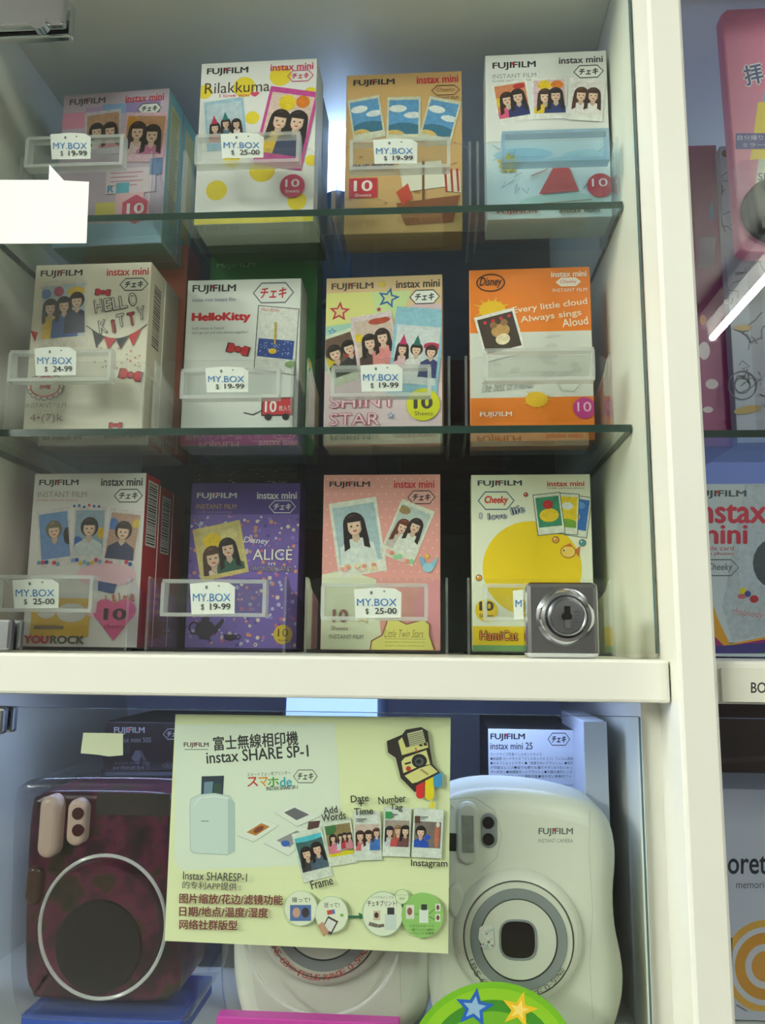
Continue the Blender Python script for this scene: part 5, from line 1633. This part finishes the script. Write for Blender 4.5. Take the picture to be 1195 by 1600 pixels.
# stock boxes seen dimly between the columns
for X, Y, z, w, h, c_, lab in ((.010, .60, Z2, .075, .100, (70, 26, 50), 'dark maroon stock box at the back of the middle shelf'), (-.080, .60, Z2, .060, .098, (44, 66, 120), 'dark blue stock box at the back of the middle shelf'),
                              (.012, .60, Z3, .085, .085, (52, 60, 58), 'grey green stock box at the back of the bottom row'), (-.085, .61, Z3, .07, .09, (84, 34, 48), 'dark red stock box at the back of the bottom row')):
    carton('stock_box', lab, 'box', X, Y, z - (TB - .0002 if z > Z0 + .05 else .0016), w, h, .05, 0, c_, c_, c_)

# ------------------------------------------------------------------ right bay
def rcarton(name, label, x0, x1, ytop, Y, zbot, depth, front, side, top=None, mt=None, w=None):
    p, q = un(x0, ytop, Y), un(x1, ytop, Y)
    return carton(name, label, 'box', (p.x + q.x) / 2, Y, zbot, q.x - p.x, p.z - zbot, depth, 0, front, side, top or front, None, True, mt)


Z2r = Z2 - TB + .0002
mg = rcarton('photo_album', 'magenta box standing beside the white post', 1060, 1119, 228, .47, Z2r, .05, (150, 20, 104), (130, 16, 90))
a = px_art(.47)
a.rect(1092, 370, 1116, 420, (150, 120, 150), 4)
a.part('printed_blots').ell(1100, 548, 9, 14, (226, 206, 214)).ell(1112, 600, 10, 8, (220, 196, 206)).ell(1098, 500, 5, 8, (210, 120, 60)).ell(1106, 640, 8, 5, (216, 196, 206)).ell(1112, 330, 4, 16, (90, 90, 150))
a.build(mg, M_PRINT, mg.location)
sk = rcarton('sketch_box', 'white box covered in dark sketch lines behind the pink pack', 1124, 1330, 228, .462, Z2r, .05, (176, 180, 196), (150, 150, 170))
a = px_art(.462)
a.parts[0] = ('sketch_lines', a.cur, None)
rr = random.Random(31)
for k in range(70):
    x, y = rr.uniform(1130, 1300), rr.uniform(250, 655)
    pts = [(x, y)]
    for j in range(4):
        x, y = min(1322, max(1128, x + rr.uniform(-18, 18))), min(660, max(236, y + rr.uniform(-16, 16)))
        pts.append((x, y))
    a.line(pts, rr.uniform(.8, 2.2), rr.choice([(50, 48, 60), (70, 66, 80), (40, 40, 46)]))
a.part('sketch_rings')
for cx, cy, r_ in ((1160, 602, 22), (1160, 602, 12), (1240, 500, 26), (1200, 330, 20)):
    a.ring(cx, cy, r_, r_, 1.6, (60, 58, 70))
a.part('ochre_blots').ell(1168, 640, 22, 6, (186, 150, 70), -10).ell(1160, 512, 14, 5, (190, 150, 80)).ell(1135, 228 + 12, 8, 6, (120, 100, 80))
a.build(sk, M_PRINT, sk.location)

# hanging pink pack on a clear riser
YK = .430
k0, k1 = un(1126, 14, YK), un(1310, 14, YK)
kb = un(1160, 396, YK).z
riser = MB().box(k0.x + .012, k1.x, YK + .001, YK + .018, Z2r, kb).build('acrylic_riser', M_ACR, None, ((k0.x + k1.x) / 2, YK, Z2r))
tag(riser, 'clear acrylic riser under the pink pack in the right bay', 'riser')
pts = [(1127, 22), (1136, 14), (1320, 6), (1320, 398), (1168, 396), (1156, 388)]
q = outline_px(pts, YK)
PB = Vector(((k0.x + k1.x) / 2, YK, kb))
mb = MB().pillow(q, YK + .009, YK, .0012, 2, col=(222, 128, 160))
pp = mb.build('mirror_pack', M_PRINT, None, PB)
tag(pp, 'pink card pack with a black round mirror in the right bay', 'pack')
a = px_art(YK)
a.poly([(1212, 90), (1330, 80), (1330, 340), (1176, 330), (1190, 200)], (222, 224, 196)).poly([(1196, 132), (1320, 126), (1320, 180), (1188, 186)], (126, 176, 206))
a.part('yellow_panel').poly([(1184, 160), (1320, 150), (1320, 236), (1172, 250)], (236, 206, 40))
a.part('title_lettering').T('拝', 1160, 98, 1194, 134, (232, 230, 232), .10, -12).T('拝', 1162, 100, 1192, 132, (70, 72, 130), .03, -12)
a.part('text_panel').rect(1149, 208, 1330, 233, (78, 66, 140)).T('自分撮り用', 1152, 211, 1204, 219, (196, 190, 220), .01).T('ミラー付', 1160, 223, 1204, 230, (196, 190, 220), .01)
a.part('lettering').T('Sl', 1184, 270, 1195, 282, (90, 90, 100), 0)
a.build(pp, M_PRINT, PB)
mc = un(1212, 332, YK)
ms = mpp(1200, 332, YK)
MB().lathe((mc.x, 0, mc.z), [(56 * ms, YK - .0002), (55 * ms, YK - .004), (50 * ms, YK - .007), (42 * ms, YK - .0085), (.1 * ms, YK - .009)]).build('round_mirror', mat('black_gloss', (10, 18, 24), .25, spec=.25), pp, PB)
MB().pillow(outline_px([(1144, 268), (1300, 262), (1300, 390), (1164, 388)], YK), YK - .0002, YK - .014, .006, 4, back=False).build('blister_shell', M_SHELL, pp, PB)

# white twin film box on the divider
tw = rcarton('twin_film_box', 'white twin film box with big red lettering in the right bay', 1062, 1330, 756, .452, ZD1 + .0008, .06, (200, 208, 212), (180, 190, 194))
a = px_art(.452)
a.clip = a.clip0 = [(1063, 757), (1329, 757), (1329, 1021), (1063, 1021)]
a.rect(1064, 1004, 1328, 1022, (30, 120, 60))
a.part('corner_ribbon').poly([(1108, 930), (1122, 968), (1140, 1006), (1300, 974), (1300, 992), (1112, 1020)], (226, 160, 40)).poly([(1112, 990), (1132, 1010), (1300, 980), (1300, 1004), (1112, 1024)], (160, 40, 110)).poly([(1112, 1010), (1300, 996), (1300, 1014), (1112, 1024)], (60, 50, 130))
a.part('printed_photo').poly([(1164, 756), (1328, 756), (1328, 966), (1144, 1002), (1128, 948)], (190, 198, 206)).poly([(1168, 760), (1328, 760), (1328, 900), (1158, 920), (1150, 880)], (196, 204, 214)).ell(1212, 880, 36, 40, (80, 86, 96)).ell(1161, 924, 6, 6, (226, 206, 40), 0, 14).ell(1168, 928, 5, 5, (60, 80, 160)).ell(1159, 932, 7, 4, (206, 110, 120)).ell(1178, 936, 7, 6, (196, 50, 56)).T('rhapsody', 1144, 952, 1192, 966, (206, 140, 140), 0, 8)
a.part('title_lettering').maker(1082, 766, 1166, 779, (60, 70, 80)).T('instax', 1082, 782, 1198, 818, (204, 34, 66), .035).T('mini', 1088, 820, 1168, 850, (204, 34, 66), .035)
a.part('lettering').T('wide card', 1096, 853, 1146, 860, (196, 90, 96), 0).T('size photos', 1096, 862, 1146, 869, (196, 90, 96), 0).hexa(1124, 887, 60, 25, (70, 76, 84), None, 'Cheeky', (70, 76, 84), .0, .6)
a.build(tw, M_PRINT, tw.location)

# label strip on the right divider
p0, p1 = un(1128, 1096, YF), un(1330, 1046, YF)
ls = MB().box(p0.x, p1.x, YF - .0012, YF + .0006, p0.z, p1.z, col=(226, 226, 210)).build('label_strip', M_PAPER, None, (p0.x, YF, p0.z))
tag(ls, 'white name strip lettered in black on the right divider', 'label')
a = px_art(YF - .0012)
a.parts[0] = ('lettering', a.cur, None)
a.T('BO', 1173, 1066, 1197, 1083, (40, 40, 40), .02)
a.build(ls, M_PAPER, ls.location)

# lower right bay
br = rcarton('brown_carton', 'dark brown carton at the top of the lower right bay', 1100, 1330, 1096, .56, ZL + .0003, .08, (84, 66, 54), (70, 56, 46), mt=None)
a = px_art(.56)
a.parts[0] = ('printed_bands', a.cur, None)
a.rect(1110, 1180, 1320, 1188, (104, 86, 72), -3).rect(1110, 1204, 1320, 1212, (98, 80, 66), -2)
a.build(br, M_PRINT, br.location)
wb = rcarton('ring_box', 'white box with orange rings in the lower right bay', 1112, 1330, 1232, .47, ZL + .0008, .06, (196, 198, 214), (176, 178, 196))
a = px_art(.47)
a.clip = a.clip0 = [(1113, 1233), (1329, 1233), (1329, 1580), (1113, 1580)]
a.parts[0] = ('lettering', a.cur, None)
a.T('lorette', 1130, 1330, 1226, 1366, (46, 46, 56), .02).T('memories', 1150, 1377, 1206, 1388, (90, 88, 100), 0)
a.part('orange_rings')
for r_, c_ in ((66, (222, 168, 70)), (56, (206, 206, 216)), (48, (212, 148, 50)), (32, (206, 202, 210)), (22, (214, 150, 60))):
    a.ell(1196, 1510, r_, r_ * 1.1, c_, n=36)
a.part('printed_marks').rect(1138, 1465, 1144, 1510, (60, 90, 70)).line([(1150, 1570), (1175, 1585), (1230, 1590)], 3, (130, 130, 140)).rect(1176, 1592, 1210, 1640, (206, 80, 90))
a.build(wb, M_PRINT, wb.location)
